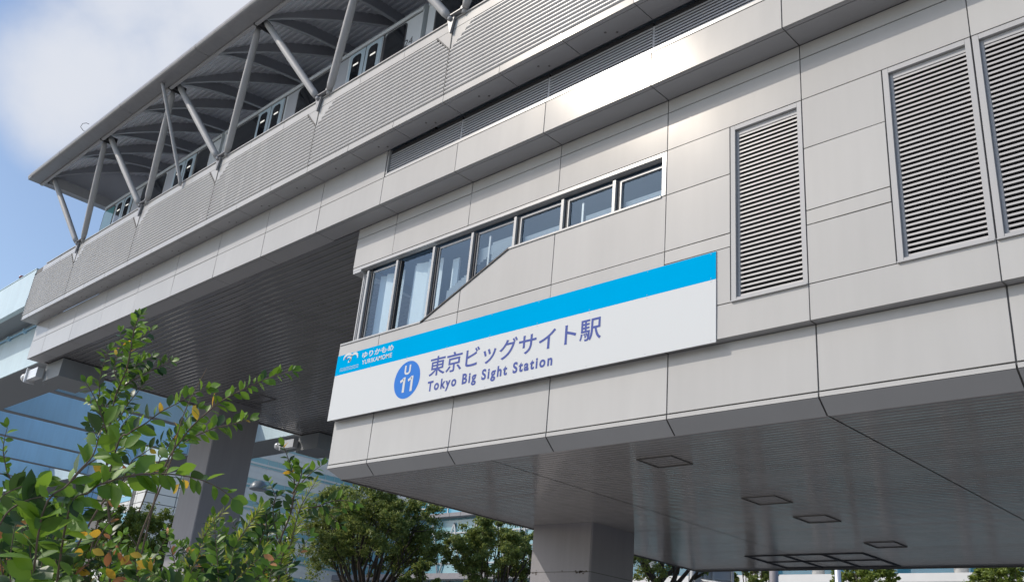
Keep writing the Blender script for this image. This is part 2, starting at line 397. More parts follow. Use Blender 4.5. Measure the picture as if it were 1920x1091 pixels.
# ---- stepped strip of windows
mull = [5.74, 5.95, 6.90, 8.02, 9.10, 10.205, 11.32, 12.43, 13.44]
YG_ = YW+.135
rr_w = random.Random(4)
def pane_poly(a, b, inset):
    xs = sorted({a, b} | {x for x in (7.98, 10.17) if a < x < b})
    low = [(x, diag(x)+inset*(1.35 if 7.98 < x < 10.17 else 1)) for x in xs]
    return low + [(b, Z(7.665)-inset), (a, Z(7.665)-inset)]
for k, (a, b) in enumerate(zip(mull[:-1], mull[1:])):
    fr = MB(); hi = k >= 5
    if k == 0:
        fr.box(a-.02, a+.012, YG_-.03, YG_+.03, diag(a)+.004, Z(7.66))
    # mullion at the right hand side
    fr.box(b-.028, b+.030, YW+.05, YW+.175, diag(b-.035)+.03, Z(7.665), 0)
    fr.box(b+.036, b+.085, YW+.095, YW+.17, diag(b+.085)+.03, Z(7.66), 1) if k < 7 else None
    # sash round the pane
    p0 = pane_poly(a+(.088 if k else .014), b-.037, .012); p1 = pane_poly(a+(.088 if k else .014)+.028, b-.037-.028, .045)
    n = len(p0)
    if len(p1) == n:
        for i in range(n):
            j = (i+1) % n
            q = [p0[i], p0[j], p1[j], p1[i]]
            fr.prism(q, YG_-.035 if hi else YG_-.015, YG_+.02, 0 if hi or i == n-1 else 2)
    w = fr.build('window', [trim, gasket, trim], st)
    pn = MB(); pn.face([(x_, YG_, z_) for x_, z_ in p1]); pn.build('pane', wglass, w)
    # what hangs behind the pane
    c = MB()
    if k in (0, 1, 2, 3):
        x = p1[0][0]+.02; xe = b-.1; yb = YG_+.16
        if k < 3:
            while x < xe:
                w_ = rr_w.uniform(.07, .22); x2 = min(x+w_, xe)
                (c.face([(x,yb,diag(x)+.03),(x2,yb+.07,diag(x2)+.03),(x2,yb+.07,Z(7.6)),(x,yb,Z(7.6))]) if rr_w.random() > .13 else None); x = x2; yb = YG_+.16 if yb > YG_+.18 else YG_+.21
            c.build('curtain', curtain, w)
        else:
            z = Z(6.3)
            while z < Z(7.35):
                x0_ = max(a+.36, 7.98 + (z-Z(6.085))/.94*2.19 - 1.0); 
                c.face([(x0_,YG_+.08,z),(b-.1,YG_+.08,z),(b-.1,YG_+.06,z+.026),(x0_,YG_+.06,z+.026)]); z += .034
            c.build('blind', blindm, w)
            c2 = MB(); c2.box(a+.16, a+.34, YG_+.3, YG_+.34, Z(6.1), Z(7.5)); c2.build('curtain', curtain, w)
    else:
        z = diag(b-.1)+.05; top = Z(7.28) if k > 4 else Z(7.4)
        while z < top:
            x0_ = a+.42 if k in (4, 6) else a+.14
            c.face([(x0_,YG_+.07,z),(b-.1,YG_+.07,z),(b-.1,YG_+.055,z+.022),(x0_,YG_+.055,z+.022)]); z += .036
        c.build('blind', blindm, w)
        if k in (4, 6):
            c2 = MB(); c2.box(a+.33, a+.37, YG_+.05, YG_+.08, diag(a+.38)+.05, Z(7.55)); c2.build('blind_post', trim, w)
fr = MB()   # head and sill trims
fr.box(XL+.02, 13.42, YW-.004, YW+.13, Z(7.735), Z(7.80)); fr.box(13.415, 13.49, YW-.003, YW+.13, Z(7.035), Z(7.80))
pts = [(XL+.03, 6.10), (7.98, 6.10), (10.17, 7.04), (13.41, 7.04)]
for (xa, za), (xb, zb) in zip(pts[:-1], pts[1:]):
    fr.prism([(xa, Z(za-.032)), (xb, Z(zb-.032)), (xb, Z(zb)), (xa, Z(za))], YW-.02, YW+.20, 0 if za == zb else 1)
fr.box(XL+.03, XL+.30, YW+.0, YW+.6, Z(7.68), Z(7.735))
fr.build('window_surround', [trim, gasket], st)
g2 = MB(); g2.face([(5.735,YW+1.58,Z(6.10)),(5.735,YG_+.03,Z(6.10)),(5.735,YG_+.03,Z(7.66)),(5.735,YW+1.58,Z(7.66))]); g2.build('pane', wglass, st)
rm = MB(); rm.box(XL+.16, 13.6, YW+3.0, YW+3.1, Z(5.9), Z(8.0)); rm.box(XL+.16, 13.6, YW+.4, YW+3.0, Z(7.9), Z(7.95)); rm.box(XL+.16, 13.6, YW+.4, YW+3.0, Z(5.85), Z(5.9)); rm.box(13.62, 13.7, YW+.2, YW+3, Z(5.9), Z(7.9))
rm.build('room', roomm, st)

# ---- fascia band of the main volume
YB = 9.692; BX0 = -12.5
zb0, zbm, zb1 = Z(8.741), Z(9.37), Z(10.019)
bcol = [BX0] + [-11.25+2.25*i for i in range(21)]
band = MB()
for a, b in zip(bcol[:-1], bcol[1:]):
    panel_box(band, a, b, zb0, zbm, YB, gap=.018)
    if b <= 6.8: panel_box(band, a, b, zbm, zb1, YB, gap=.018)
band.box(BX0+.004, XR, YB+.016, YB+.07, zb0+.01, zbm, 1); band.box(BX0+.004, 6.79, YB+.016, YB+.07, zbm, zb1, 1)
band.box(6.78, XR, YB+.002, YB+.10, zbm+.012, zbm+.05, 2); band.box(6.78, XR, YB+.012, YB+.10, zbm+.056, zbm+.082, 2)
band.box(6.78, 6.81, YB+.003, YB+.10, zbm+.085, zb1-.003, 2)
band.build('fascia_band', [panel, jointm, trim], st)
for a, b in zip(bcol[:-1], bcol[1:]):
    if a < 6.7: continue
    f = MB(); f.box(b-.03, b+.012, YB+.05, YB+.12, zbm+.085, Z(9.92)); f.box(a, b, YB+.16, YB+.18, zbm+.06, zb1, 1)
    f.box(a+.013, b-.031, YB+.06, YB+.14, Z(9.925), zb1-.004, 1)
    fo = f.build('louvre', [slatd, darkm], st)
    s = MB(); z = Z(9.475)
    for k in range(8):
        s.extrude_x([(YB+.05, z+.031), (YB+.045, z+.029), (YB+.045, z), (YB+.052, z-.002), (YB+.10, z+.035)], (a if a > 6.9 else 6.812)+.013, b-.031); z += .0575
    s.build('slats', slatd, fo)
# underside of the band: edge strip, sheets 2.25 m long
us = MB()
for a, b in zip(bcol[:-1], bcol[1:]):
    us.box(a+.009, b-.009, YB+.022, YB+.075, zb0+.003, zb0+.02)
    us.box(a+.009, b-.009, YB+.089, YW+(-.004 if b > XL+.5 else .02), zb0+.004, zb0+.02)
us.box(BX0+.01, XR, YB+.07, YW-.01, zb0+.022, zb0+.05, 1)
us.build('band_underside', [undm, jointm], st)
# the big plank ceiling of the open bay
ce = MB()
cj = [-6.38, -.38]
planks(ce, -12.3, XL+.02, YW+.03, YBACK-.1, zb0+.03, .20, .0018, .0002, cj, 0, .0008)
ce.box(-12.3, XL, YW+.05, YBACK-.1, zb0+.036, zb0+.25, 1); ce.box(-12.3, XL, YW+.022, YW+.032, zb0-.002, zb0+.06, 0)
ce.box(-12.34, -12.3, YW+.03, YBACK, zb0+.0, zb0+.2, 1)
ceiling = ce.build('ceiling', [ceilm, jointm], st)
hatch(ceiling, -9.75, -8.5, 16.45, 17.07, zb0+.024)
# end wall, core, back
mb = MB(); mb.box(BX0+.02, BX0+.10, YB+.08, 22.95, zb0+.02, zb1); mb.box(BX0+.10, XR, YBACK+.1, 22.95, zb0+.02, Z(11.9)); mb.box(XR-.1, XR, YB+.2, 22.9, zb0+.02, Z(11.9))
mb.build('end_wall', panel, st)
mb = MB(); mb.box(BX0+.12, XR-.12, YB+.20, 22.6, zb0+.3, zb1+.06); mb.build('track_slab', concrete, st)

# ---- ribbed parapet
YA = 9.195; AX0 = -12.64
za0, zr0, zr1, za1 = Z(10.019), Z(10.185), Z(11.70), Z(11.96)
par = MB()
minor = [AX0] + [-12+1.5*i for i in range(31)]
for a, b in zip(minor[:-1], minor[1:]):
    panel_box(par, a, b, za0, zr0-.01, YA-.004, gap=.012, tilt=.0015, mi=1)
    panel_box(par, max(a, -11.72), b, zr1+.012, za1-.03, YA-.003, gap=.010, tilt=.0015, mi=1)
par.box(-11.72, XR, YA-.03, YA+.28, za1-.028, za1, 1)
par.box(AX0, XR, YA+.02, YA+.12, za0+.006, za1-.03, 2)
par.box(AX0, XR, YA+.121, YA+.26, za0+.3, za1-.03, 1)
NR = 17; pit = (zr1-zr0)/NR
major = [AX0] + [-9.0+4.5*i for i in range(10)]
def rib_prof(z):
    return [(YA+.018, z+.0), (YA+.004, z+.008), (YA-.014, z+pit*.30), (YA-.020, z+pit*.55), (YA-.012, z+pit*.80), (YA+.006, z+pit*.93), (YA+.018, z+pit)]
for a, b in zip(major[:-1], major[1:]):
    for k in range(NR):
        z = zr0 + k*pit; zc = z + pit*.5
        la = 0 if a == AX0 or zc < Z(11.24) else (zc-Z(11.24))*1.25      # right flank of the node gusset
        lb = 0 if zc < Z(11.24) else (zc-Z(11.24))*1.0
        par.extrude_x(rib_prof(z), a+.012+la, b-.014-lb, 0, True)
    # plain gusset plate at the node
    if b < XR-.5:
        par.prism([(b+.010, Z(11.22)), (b+.60, zr1+.008), (b+.010, zr1+.008)], YA+.0, YA+.018, 1)
        par.prism([(b-.010, Z(11.22)), (b-.010, zr1+.008), (b-.46, zr1+.008)], YA-.002, YA+.018, 1)
        par.prism([(b-.462, zr1+.006), (b-.012, Z(11.215)), (b-.012, Z(11.25)), (b-.445, zr1+.02)], YA-.022, YA+.0, 2)
        par.box(b-.010, b+.010, YA-.012, YA+.019, zr0, za1-.03, 2)
par.box(AX0-.01, AX0, YA-.018, YA+.9, za0, zr1+.1, 1)
parapet = par.build('parapet', [ribm, panel, jointm], st)
us = MB()
for a, b in zip(minor[:-1], minor[1:]):
    us.box(a+.008, b-.008, YA+.018, YA+.07, za0-.002, za0+.02); us.box(a+.008, b-.008, YA+.082, YB-.003, za0-.0015, za0+.02)
us.box(AX0+.01, XR, YA+.06, YB-.01, za0+.022, za0+.05, 1)
for k in range(24):
    for dx_, dy_ in ((0, .30), (.16, .41)):
        x_ = -11.3 + k*1.5 + dx_; us.tube([(x_, YA+dy_-.02, za0-.006), (x_, YA+dy_-.02, za0+.0)], .022, 8, 1)
us.build('parapet_underside', [undm, jointm], st)

# ---- canopy
CX0 = -11.75; CX1 = XR
def flange(y):
    y = min(y, 2*16.3-y); t = max(0, (y-8.35)/7.95)
    return Z(14.78) + 2.05*math.sin(math.pi/2*t**.85)
def deck(y):
    yy = min(y, 2*16.3-y)
    return flange(y) + .08 + .26*min(1, max(0, yy-8.35)/1.5)
dk = MB(); prof = []; y = 8.28; k = 0
while y < 24.32:
    z0 = deck(y); prof += [(y, z0), (y+.03, z0+.055), (y+.12, deck(y+.12)+.055), (y+.15, deck(y+.15))]; y += .2
dk.extrude_x(prof, CX0+.1, CX1)
dk.extrude_x([(y_, deck(y_)+.16) for y_ in [8.2+16.2*i/30 for i in range(31)]], CX0, CX1)
dk.build('canopy_roof', deckm, st)
fa = MB()
for sgn in (1, -1):
    def Y_(y): return y if sgn > 0 else 32.6-y
    xs = [CX0] + [-9+4.5*i for i in range(9)] + [CX1]
    if sgn > 0: xs = sorted(xs + [-11.7+.0, 2.25])[1:] if False else xs
    for a, b in zip(xs[:-1], xs[1:]):
        lip = [(Y_(7.80+.11*(1-math.cos(t))), Z(14.73)+.115*math.sin(t)) for t in [math.pi*(-.5+i/8) for i in range(9)]]
        lip = [(Y_(7.86-.09*math.cos(t)), Z(14.735)+.115*math.sin(t)) for t in [math.pi*(-.5+i/8) for i in range(9)]]
        prof = [(Y_(8.21), Z(14.625))] + [(Y_(7.87), Z(14.615))] + lip + [(Y_(8.21), Z(14.93))]
        if sgn < 0: prof = prof[::-1]
        fa.extrude_x(prof, a+.008, b-.008, 0, False)
    fa.box(CX0+.02, CX1, min(Y_(8.215), Y_(8.30)), max(Y_(8.215), Y_(8.30)), Z(14.575), Z(14.93), 1)
# gable end: flat box beam with a closed tympanum
fa.box(CX0-.02, CX0+.30, 7.80, 24.8, Z(14.62), Z(14.70), 0); fa.box(CX0-.03, CX0-.005, 7.84, 24.76, Z(14.64), Z(14.92), 0)
fa.box(CX0+.31, CX0+.39, 8.4, 24.2, Z(14.58), Z(14.94), 1)
ty = [(8.3+16*i/24, deck(8.3+16*i/24)+.13) for i in range(25)]
for (ya, zta), (yb, ztb) in zip(ty[:-1], ty[1:]):
    fa.face([(CX0+.02,ya,Z(14.7)),(CX0+.02,yb,Z(14.7)),(CX0+.02,yb,ztb),(CX0+.02,ya,zta)], 2)
fa.build('canopy_fascia', [fascm, steel, deckm], st)
# roof ribs: pairs that fan out from points every 2.25 m
def roof_rib(x0, sg):
    mb = MB(); N = 16; y1 = 16.3; hw = .055
    pr_ = None
    for i in range(N+1):
        y = 8.36 + (y1-8.36)*i/N; x = x0 + sg*.31*(y-8.36); zf = flange(y); zd = deck(y)+.02
        cur = [(x-hw,y,zf),(x+hw,y,zf),(x-hw,y,zf+.025),(x+hw,y,zf+.025),(x-.012,y,zf+.025),(x-.012,y,zd),(x+.012,y,zf+.025),(x+.012,y,zd)]
        if pr_:
            mb.face([pr_[0],pr_[1],cur[1],cur[0]], 1); mb.face([pr_[0],cur[0],cur[2],pr_[2]], 1); mb.face([pr_[1],pr_[3],cur[3],cur[1]], 1)
            mb.face([pr_[4],cur[4],cur[5],pr_[5]], 0); mb.face([pr_[6],pr_[7],cur[7],cur[6]], 0); mb.face([pr_[2],cur[2],cur[3],pr_[3]], 0)
        pr_ = cur
    return mb
for i in range(16):
    x = -11.25 + 2.25*i
    for sg in (-1, 1):
        if i == 0 and sg < 0: continue
        roof_rib(x, sg).build('roof_rib', [rib2, ribl], st)
# V struts between parapet nodes and eaves nodes
def strut(p, q, r=.092):
    mb = MB(); p = Vector(p); q = Vector(q); L = q-p
    mb.tube([p, p+L*.05, p+L*.5, p+L*.95, q], [r*.72, r*.95, r*1.04, r*.9, r*.62], 14)
    mb.tube([p-L.normalized()*.10, p+L*.002], [.05, .05], 8); mb.tube([q-L*.002, q+L.normalized()*.1], [.045, .045], 8)
    return mb
for n in range(-2, 8):
    x = n*4.5
    strut((x-.06, 9.10, Z(11.99)), (x-2.10, 8.42, Z(14.72))).build('strut', steel, st)
    strut((x+.36, 9.14, Z(12.02)), (x+2.12, 8.40, Z(14.62))).build('strut', steel, st)
    b = MB()
    b.prism([(x-.13, Z(11.985)), (x-.010, Z(11.60)), (x+.010, Z(11.60)), (x+.09, Z(11.985))], YA-.075, YA-.026)
    b.prism([(x-.13, Z(11.99)), (x+.30, Z(11.99)), (x+.30, Z(12.012)), (x-.13, Z(12.012))], YA-.12, YA+.1)
    b.tube([(x+.33, 9.08, Z(12.03)), (x+.33, 9.20, Z(12.03))], .04, 10)
    b.build('strut_bracket', fascm, st)
    b = MB(); b.box(x+2.14, x+2.36, 8.30, 8.46, Z(14.60), Z(14.80)); b.box(x+2.235, x+2.265, 8.2, 8.7, Z(14.56), Z(14.84)); b.build('eaves_bracket', gasket, st)
mb = MB(); mb.tube([(-2.23, 8.0, Z(14.62)), (-2.22, 8.08, Z(14.45)), (-2.03, 9.10, Z(11.93)), (-2.03, 9.12, Z(11.80))], .05, 8); mb.build('downpipe', steel, st)

# ---- supporting columns
def column(x0, x1, y0, y1, zt):
    mb = MB(); b = .03
    ring = [(x0+b,y0),(x1-b,y0),(x1,y0+b),(x1,y1-b),(x1-b,y1),(x0+b,y1),(x0,y1-b),(x0,y0+b)]
    zs = [0, Z(2.36), Z(2.375), zt]; n = len(ring)
    for za, zb in ((0, Z(2.345)), (Z(2.36), zt)):
        for i in range(n):
            p, q = ring[i], ring[(i+1) % n]
            mb.face([(p[0],p[1],za),(q[0],q[1],za),(q[0],q[1],zb),(p[0],p[1],zb)])
    sx = .006
    for i in range(n):
        p, q = ring[i], ring[(i+1) % n]; c = Vector(((x0+x1)/2, (y0+y1)/2, 0))
        P = [(c+(Vector((*a, 0))-c)*(1-sx)) for a in (p, q)]
        mb.face([(P[0].x,P[0].y,Z(2.34)),(P[1].x,P[1].y,Z(2.34)),(P[1].x,P[1].y,Z(2.365)),(P[0].x,P[0].y,Z(2.365))], 1)
    o = mb.build('column', [concrete, jointm], st)
    # flaked paint along the pour joint
    f = MB(); rr = random.Random(5)
    for cx_, nn in ((x0+.12, 9), (x1-.22, 26), (x0+1.0, 2)):
        for _ in range(nn):
            a = cx_+rr.gauss(0, .12); z = Z(2.345)+rr.gauss(0, .018)
            if not x0+.05 < a < x1-.06: continue
            m = rr.randint(5, 7); r_ = rr.uniform(.008, .03)
            f.face([(a+math.cos(2*math.pi*i/m)*r_*rr.uniform(.6,1.8), y0-.002, z+math.sin(2*math.pi*i/m)*r_*rr.uniform(.4,.8)) for i in range(m)])
    f.build('flaked_paint', bark, o)
    return o
column(6.06, 7.80, 15.70, 17.22, Z(3.39))
column(-12.1, -10.42, 15.95, 17.66, Z(8.77))

# ------------------------------------------------------------------ station sign
sg = thing('station_sign', 'long white and blue station name board on the silver front wall', 'sign', (9.93, YW-.05, Z(4.49)))
YF = YW-.016
mb = MB(); mb.box(5.47, 14.39, YF, YW-.005, Z(4.485), Z(5.415), 0); mb.box(5.47, 14.39, YF-.0004, YW-.005, Z(5.4155), Z(5.838), 1)
mb.box(5.466, 14.394, YF+.003, YW-.0065, Z(4.482), Z(5.842), 2)
for i in range(9):
    for z in (4.52, 5.39, 5.44, 5.81):
        x = 5.55+8.76*i/8; mb.tube([(x, YF+.003, Z(z)), (x, YF-.004, Z(z))], .006, 6, 2)
mb.build('board', [whitem, signblue, steel], sg)
def text(name, body, x0, x1, z0, z1, m, parent, off=0., yofs=.003, space=1., cuts=()):
    cu = bpy.data.curves.new(name, 'FONT'); cu.body = body; cu.offset = off; cu.extrude = .0; cu.space_character = space; cu.resolution_u = 5
    o = bpy.data.objects.new(name, cu); COL.objects.link(o)
    dg = bpy.context.evaluated_depsgraph_get(); dg.update()
    me = bpy.data.meshes.new_from_object(o.evaluated_get(dg)); bpy.data.objects.remove(o); bpy.data.curves.remove(cu)
    xs = [v.co.x for v in me.vertices]; ys = [v.co.y for v in me.vertices]
    ax, bx, ay, by = min(xs), max(xs), min(ys), max(ys)
    for v in me.vertices:
        x = x0 + (v.co.x-ax)/(bx-ax)*(x1-x0); z = z0 + (v.co.y-ay)/(by-ay)*(z1-z0); v.co = (x, YF-yofs, Z(z))
    me.materials.clear(); me.materials.append(m)
    bm = bmesh.new(); bm.from_mesh(me); res = []
    edges_ = [-1e9] + list(cuts) + [1e9]
    for a, b in zip(edges_[:-1], edges_[1:]):
        b2 = bm.copy() if len(edges_) > 2 else bm
        if len(edges_) > 2: bmesh.ops.delete(b2, geom=[f for f in b2.faces if not a <= f.calc_center_median().x < b], context='FACES')
        mm = bpy.data.meshes.new(name); b2.to_mesh(mm); mm.materials.append(m)
        r_ = bpy.data.objects.new(name, mm); COL.objects.link(r_); r_.parent = parent; r_.matrix_parent_inverse = Matrix.Translation(-parent.location); res.append(r_)
    return res[0]
text('japanese_lettering', '東京ビッグサイト駅', 8.43, 12.38, 4.925, 5.30, inkm, sg, .012)
text('english_lettering', 'Tokyo Big Sight Station', 8.44, 11.42, 4.595, 4.845, inkm, sg, .034, space=1.30, cuts=(9.245, 9.745, 10.48))
mb = MB(); mb.face([(7.825+.365*math.cos(2*math.pi*i/48), YF-.002, Z(4.977)+.362*math.sin(2*math.pi*i/48)) for i in range(48)]); bd = mb.build('station_badge', badge, sg)
text('badge_letter', 'U', 7.725, 7.90, 5.075, 5.26, whitem, bd, .035, .005)
def stroke_mesh(name, strokes, m, parent, yo=.005):
    mb = MB()
    for pts, w in strokes:
        P = [Vector((x, 0, z)) for x, z in pts]; L = []; Rr = []
        for i, p in enumerate(P):
            d = (P[min(i+1, len(P)-1)] - P[max(i-1, 0)]).normalized(); nrm = Vector((-d.z, 0, d.x)); ww = w if not isinstance(w, (list, tuple)) else w[i]
            L.append(p+nrm*ww/2); Rr.append(p-nrm*ww/2)
        for i in range(len(P)-1):
            mb.face([(q.x, YF-yo, Z(q.z)) for q in (Rr[i], Rr[i+1], L[i+1], L[i])])
    return mb.build(name, m, parent)
one = lambda x: [([(x+.055, 4.738), (x+.055, 5.032)], .062), ([(x-.055, 4.955), (x-.005, 4.975), (x+.035, 5.005)], .05)]
stroke_mesh('badge_number', one(7.70)+one(7.92), whitem, bd)
text('operator_kana', 'ゆりかもめ', 6.31, 7.28, 5.648, 5.775, whitem, sg, .022)
text('operator_name', 'YURIKAMOME', 6.33, 7.265, 5.513, 5.607, whitem, sg, .02, space=1.08)
def arc(cx, cz, rx, rz, a0, a1, n=12): return [(cx+rx*math.cos(R(a0+(a1-a0)*i/n)), cz+rz*math.sin(R(a0+(a1-a0)*i/n))) for i in range(n+1)]
taper = [.02+.035*math.sin(math.pi*i/12) for i in range(13)]
emb = [(arc(5.83, 5.735, .135, .09, 190, 10), taper), (arc(6.045, 5.705, .115, .10, 165, -10), taper),
       (arc(5.86, 5.705, .065, .055, 150, -60), .03), ([(5.86, 5.655), (5.90, 5.66), (5.94, 5.70), (5.955, 5.745)], [.04, .05, .035, .02])]
wav = []
for k in range(3):
    wav.append(([(5.615+.62*i/40, 5.545-.028*k+.006*math.sin(i*.9)) for i in range(41)], .006))
stroke_mesh('bird_emblem', emb, whitem, sg); stroke_mesh('wave_lines', wav, whitem, sg)
mb = MB(); mb.face([(5.79+.026*math.cos(2*math.pi*i/16), YF-.006, Z(5.742)+.026*math.sin(2*math.pi*i/16)) for i in range(16)]); mb.build('emblem_dot', inkm, sg)

# ------------------------------------------------------------------ train
tr = thing('train', 'white and pale blue transit train standing behind the ribbed parapet', 'train', (7, 11, Z(10.4)))
YT = 9.9
def rwin(mb, x0, x1, z0, z1, y, r=.10, mi=0):
    pts = []
    for cx_, cz, a0 in ((x1-r, z0+r, -90), (x1-r, z1-r, 0), (x0+r, z1-r, 90), (x0+r, z0+r, 180)):
        pts += [(cx_+r*math.cos(R(a0+15*i)), y, cz+r*math.sin(R(a0+15*i))) for i in range(7)]
    mb.face(pts, mi)
def carriage(xl, xr, nose=False):
    body = MB()
    prof = [(YT, Z(10.9)), (YT, Z(13.72)), (YT-.03, Z(13.73)), (YT-.03, Z(13.80)), (YT+.02, Z(13.90)), (YT+.12, Z(13.97)), (YT+.5, Z(14.05)), (YT+1.25, Z(14.08)), (YT+2.0, Z(14.05)), (YT+2.45, Z(13.9)), (YT+2.5, Z(10.9))]
    x0 = xl + (.30 if nose else .09)
    body.extrude_x(prof, x0, xr-.09, 0, False, True)
    if nose:
        body.face([(x0,YT,Z(10.9)),(x0-.28,YT+.5,Z(10.9)),(x0-.12,YT+.45,Z(13.75)),(x0,YT,Z(13.75))]); body.face([(x0-.28,YT+.5,Z(10.9)),(x0-.28,YT+2,Z(10.9)),(x0-.12,YT+2,Z(13.75)),(x0-.12,YT+.45,Z(13.75))])
        body.face([(x0,YT,Z(13.75)),(x0-.12,YT+.45,Z(13.75)),(x0-.12,YT+2,Z(13.75)),(x0,YT+2.4,Z(13.75)),(x0,YT+2.4,Z(14.0)),(x0,YT+.1,Z(13.97))])
    # shadow gap under the roof edge, gangway
    body.box(x0+.1, xr-.12, YT-.004, YT-.001, Z(13.69), Z(13.725), 2)
    body.box(xr-.09, xr+.09, YT+.18, YT+2.3, Z(11), Z(13.9), 2)
    car = body.build('carriage', [trainw, traing, gasket], tr)
    for a, b in ((-8.45, -6.95), (-4.95, -3.42), (-1.40, -.68)):
        if nose and a < -8: a, b = xl+.32-xr, xl+1.15-xr
        w = MB(); rwin(w, xr+a-.05, xr+b+.05, Z(12.55), Z(13.675), YT-.006, .13, 1); rwin(w, xr+a, xr+b, Z(12.6), Z(13.635), YT-.010, .10, 2 if nose and a < -7.5 else 0)
        w.build('window', [tglass, gasket, tglass2], car)
    for c in (-6.3, -2.17):
        for s_ in (-1, 1):
            d = MB(); xa = xr+c+(.015 if s_ > 0 else -.62); xb = xa+.605
            d.box(xa, xb, YT-.012, YT+.01, Z(11.2), Z(13.69))
            dr = d.build('door', traindoor, car)
            w = MB(); rwin(w, xa+.11, xb-.14 if s_ < 0 else xb-.14, Z(11.8), Z(13.60), YT-.015, .11); w.build('door_window', tglass, dr)
            l = MB(); l.box(xa+.18, xb-.2, YT-.0175, YT-.016, Z(13.33), Z(13.37)); l.build('lamp_reflection', lampm, dr) if False else None
        g_ = MB(); g_.box(xr+c+.66, xr+c+.72, YT-.007, YT-.002, Z(11.2), Z(13.69)); g_.box(xr+c-.01, xr+c+.012, YT-.014, YT-.002, Z(11.2), Z(13.69)); g_.build('door_seal', gasket, car)
    for a, b in ((-5.50, -5.02), (-3.32, -2.86)):
        p_ = MB(); p_.box(xr+a, xr+b, YT-.005, YT-.001, Z(11.0), Z(13.685)); p_.build('side_panel', traing, car)
    # ceiling lamps glimpsed through the glass
    lm = MB(); 
    for c in (-6.3, -2.17):
        for q in (-.44, .22): lm.box(xr+c+q, xr+c+q+.2, YT-.0185, YT-.0165, Z(13.30), Z(13.35))
    lm.build('ceiling_lamp', lampm, car)
    return car
ends = [-10.0, -1.80, 7.05, 15.9, 24.75, 33.6]
cars = [carriage(a, b, i == 0) for i, (a, b) in enumerate(zip(ends[:-1], ends[1:]))]
def number(body, x0, x1, z0, z1, par):
    o = text('car_number', body, x0, x1, z0-0, z1-0, gasket, par); 
    for v in o.data.vertices: v.co.y = YT-.003
number('24', 6.40, 6.70, 12.93, 13.13, cars[1])

# ------------------------------------------------------------------ guideway beyond the station
gw = thing('guideway', 'pale blue steel guideway of the transit line leaving the station end', 'guideway', (-25, 16, Z(8.78)))
def guide(sgn):
    Y = (lambda y: y) if sgn > 0 else (lambda y: 32.6-y)
    mb = MB(); XG0, XG1 = -95, -12.66
    def bx(y0, y1, z0, z1, mi, x1=XG1):
        a, b = sorted((Y(y0), Y(y1))); mb.box(XG0, x1, a, b, Z(z0), Z(z1), mi)
    bx(9.20, 9.36, 10.86, 11.97, 0); bx(9.17, 9.36, 10.56, 10.85, 0); bx(9.18, 9.38, 11.972, 12.0, 0)
    bx(9.37, 12.4, 10.58, 10.78, 2); bx(12.42, 12.6, 10.58, 11.6, 0)
    bx(10.13, 12.0, 8.80, 10.575, 0, -12.45); bx(10.16, 11.97, 8.78, 8.797, 2, -12.46)
    o = mb.build('girder', [girder, girderb, girderd], gw)
    t = MB(); t.tube([(XG0, Y(10.06), Z(10.38)), (XG1, Y(10.06), Z(10.38))], .035, 8)
    x = -13.4
    while x > -50: t.box(x-.06, x+.06, min(Y(10.0), Y(10.128)), max(Y(10.0), Y(10.128)), Z(10.30), Z(10.46)); x -= 1.6
    t.build('conduit', girderb, o)
    return o
guide(1); guide(-1)
for x in (-16.3, -21.8, -27.4, -33.4, -39.4, -45.4):
    mb = MB(); mb.box(x-.35, x, 12.02, 20.58, Z(8.86), Z(10.57), 0); mb.box(x-.37, x+.03, 12.03, 20.57, Z(8.83), Z(8.857), 1); mb.build('cross_beam', [girderb, girderd], gw)
for y0 in (10.35, 20.75):
    mb = MB(); mb.box(-12.42, -11.0, y0, y0+1.5, Z(8.12), Z(8.735)); mb.box(-12.8, -12.43, y0+.2, y0+1.3, Z(8.12), Z(8.2))
    mb.build('bearing_corbel', girderd, gw)
    mb = MB(); yb = y0-.28
    mb.box(-13.2, -12.35, yb, yb+.22, Z(8.22), Z(8.56), 0); mb.box(-13.26, -13.2, yb-.06, yb+.30, Z(8.14), Z(8.64), 0)
    for q in (-13.34, -13.62): mb.tube([(q-.09, yb+.1, Z(8.40)), (q+.09, yb+.1, Z(8.40))], [.15, .15], 14, 0)
    mb.tube([(-13.8, yb+.1, Z(8.40)), (-13.2, yb+.1, Z(8.40))], .05, 8, 0)
    mb.build('restrainer', metal, gw)
p_ = at(40, 524, 31.0)
sr = thing('siren_lamp', 'small dark red domed lamp on top of the guideway parapet', 'lamp', (-19.0, 9.27, Z(12.0)))
q = Vector((0,0,0)); 
dirv = ray(40, 524); tt = 9.27/dirv.y; sx_ = CX + dirv.x*tt; sz_ = Z(12.0)
mb = MB(); mb.tube([(sx_,9.27,sz_),(sx_,9.27,sz_+.05)], .07, 12); mb.build('lamp_base', gasket, sr)
mb = MB(); mb.tube([(sx_,9.27,sz_+.05),(sx_,9.27,sz_+.11),(sx_,9.27,sz_+.15),(sx_,9.27,sz_+.17)], [.10,.10,.07,.01], 14); mb.build('lamp_dome', red, sr)
sr.location = (sx_, 9.27, sz_)
for c in sr.children: c.matrix_parent_inverse = Matrix.Translation(-sr.location)
pc = Vector((-7.6, 7.78, Z(14.85))); dc = (pc-Vector((CX, 0, EYE))).dot(fw)
mb = MB(); mb.tube([at(x_, y_, dc+o_) for x_, y_, o_ in ((176,250,.0), (165,249,-.05), (156,245,-.1), (151,238,-.05), (155,232,.05), (162,231,.1), (167,233,.1))], .009, 6)
tag(mb.build('cable_loop', gasket), 'thin dark loose cable curling up over the canopy edge', 'cable')

# ------------------------------------------------------------------ buildings behind
def facade_box(parent, name, m, x0, x1, y0, y1, z0, z1):
    mb = MB(); mb.box(x0, x1, y0, y1, z0, z1); return mb.build(name, m, parent)
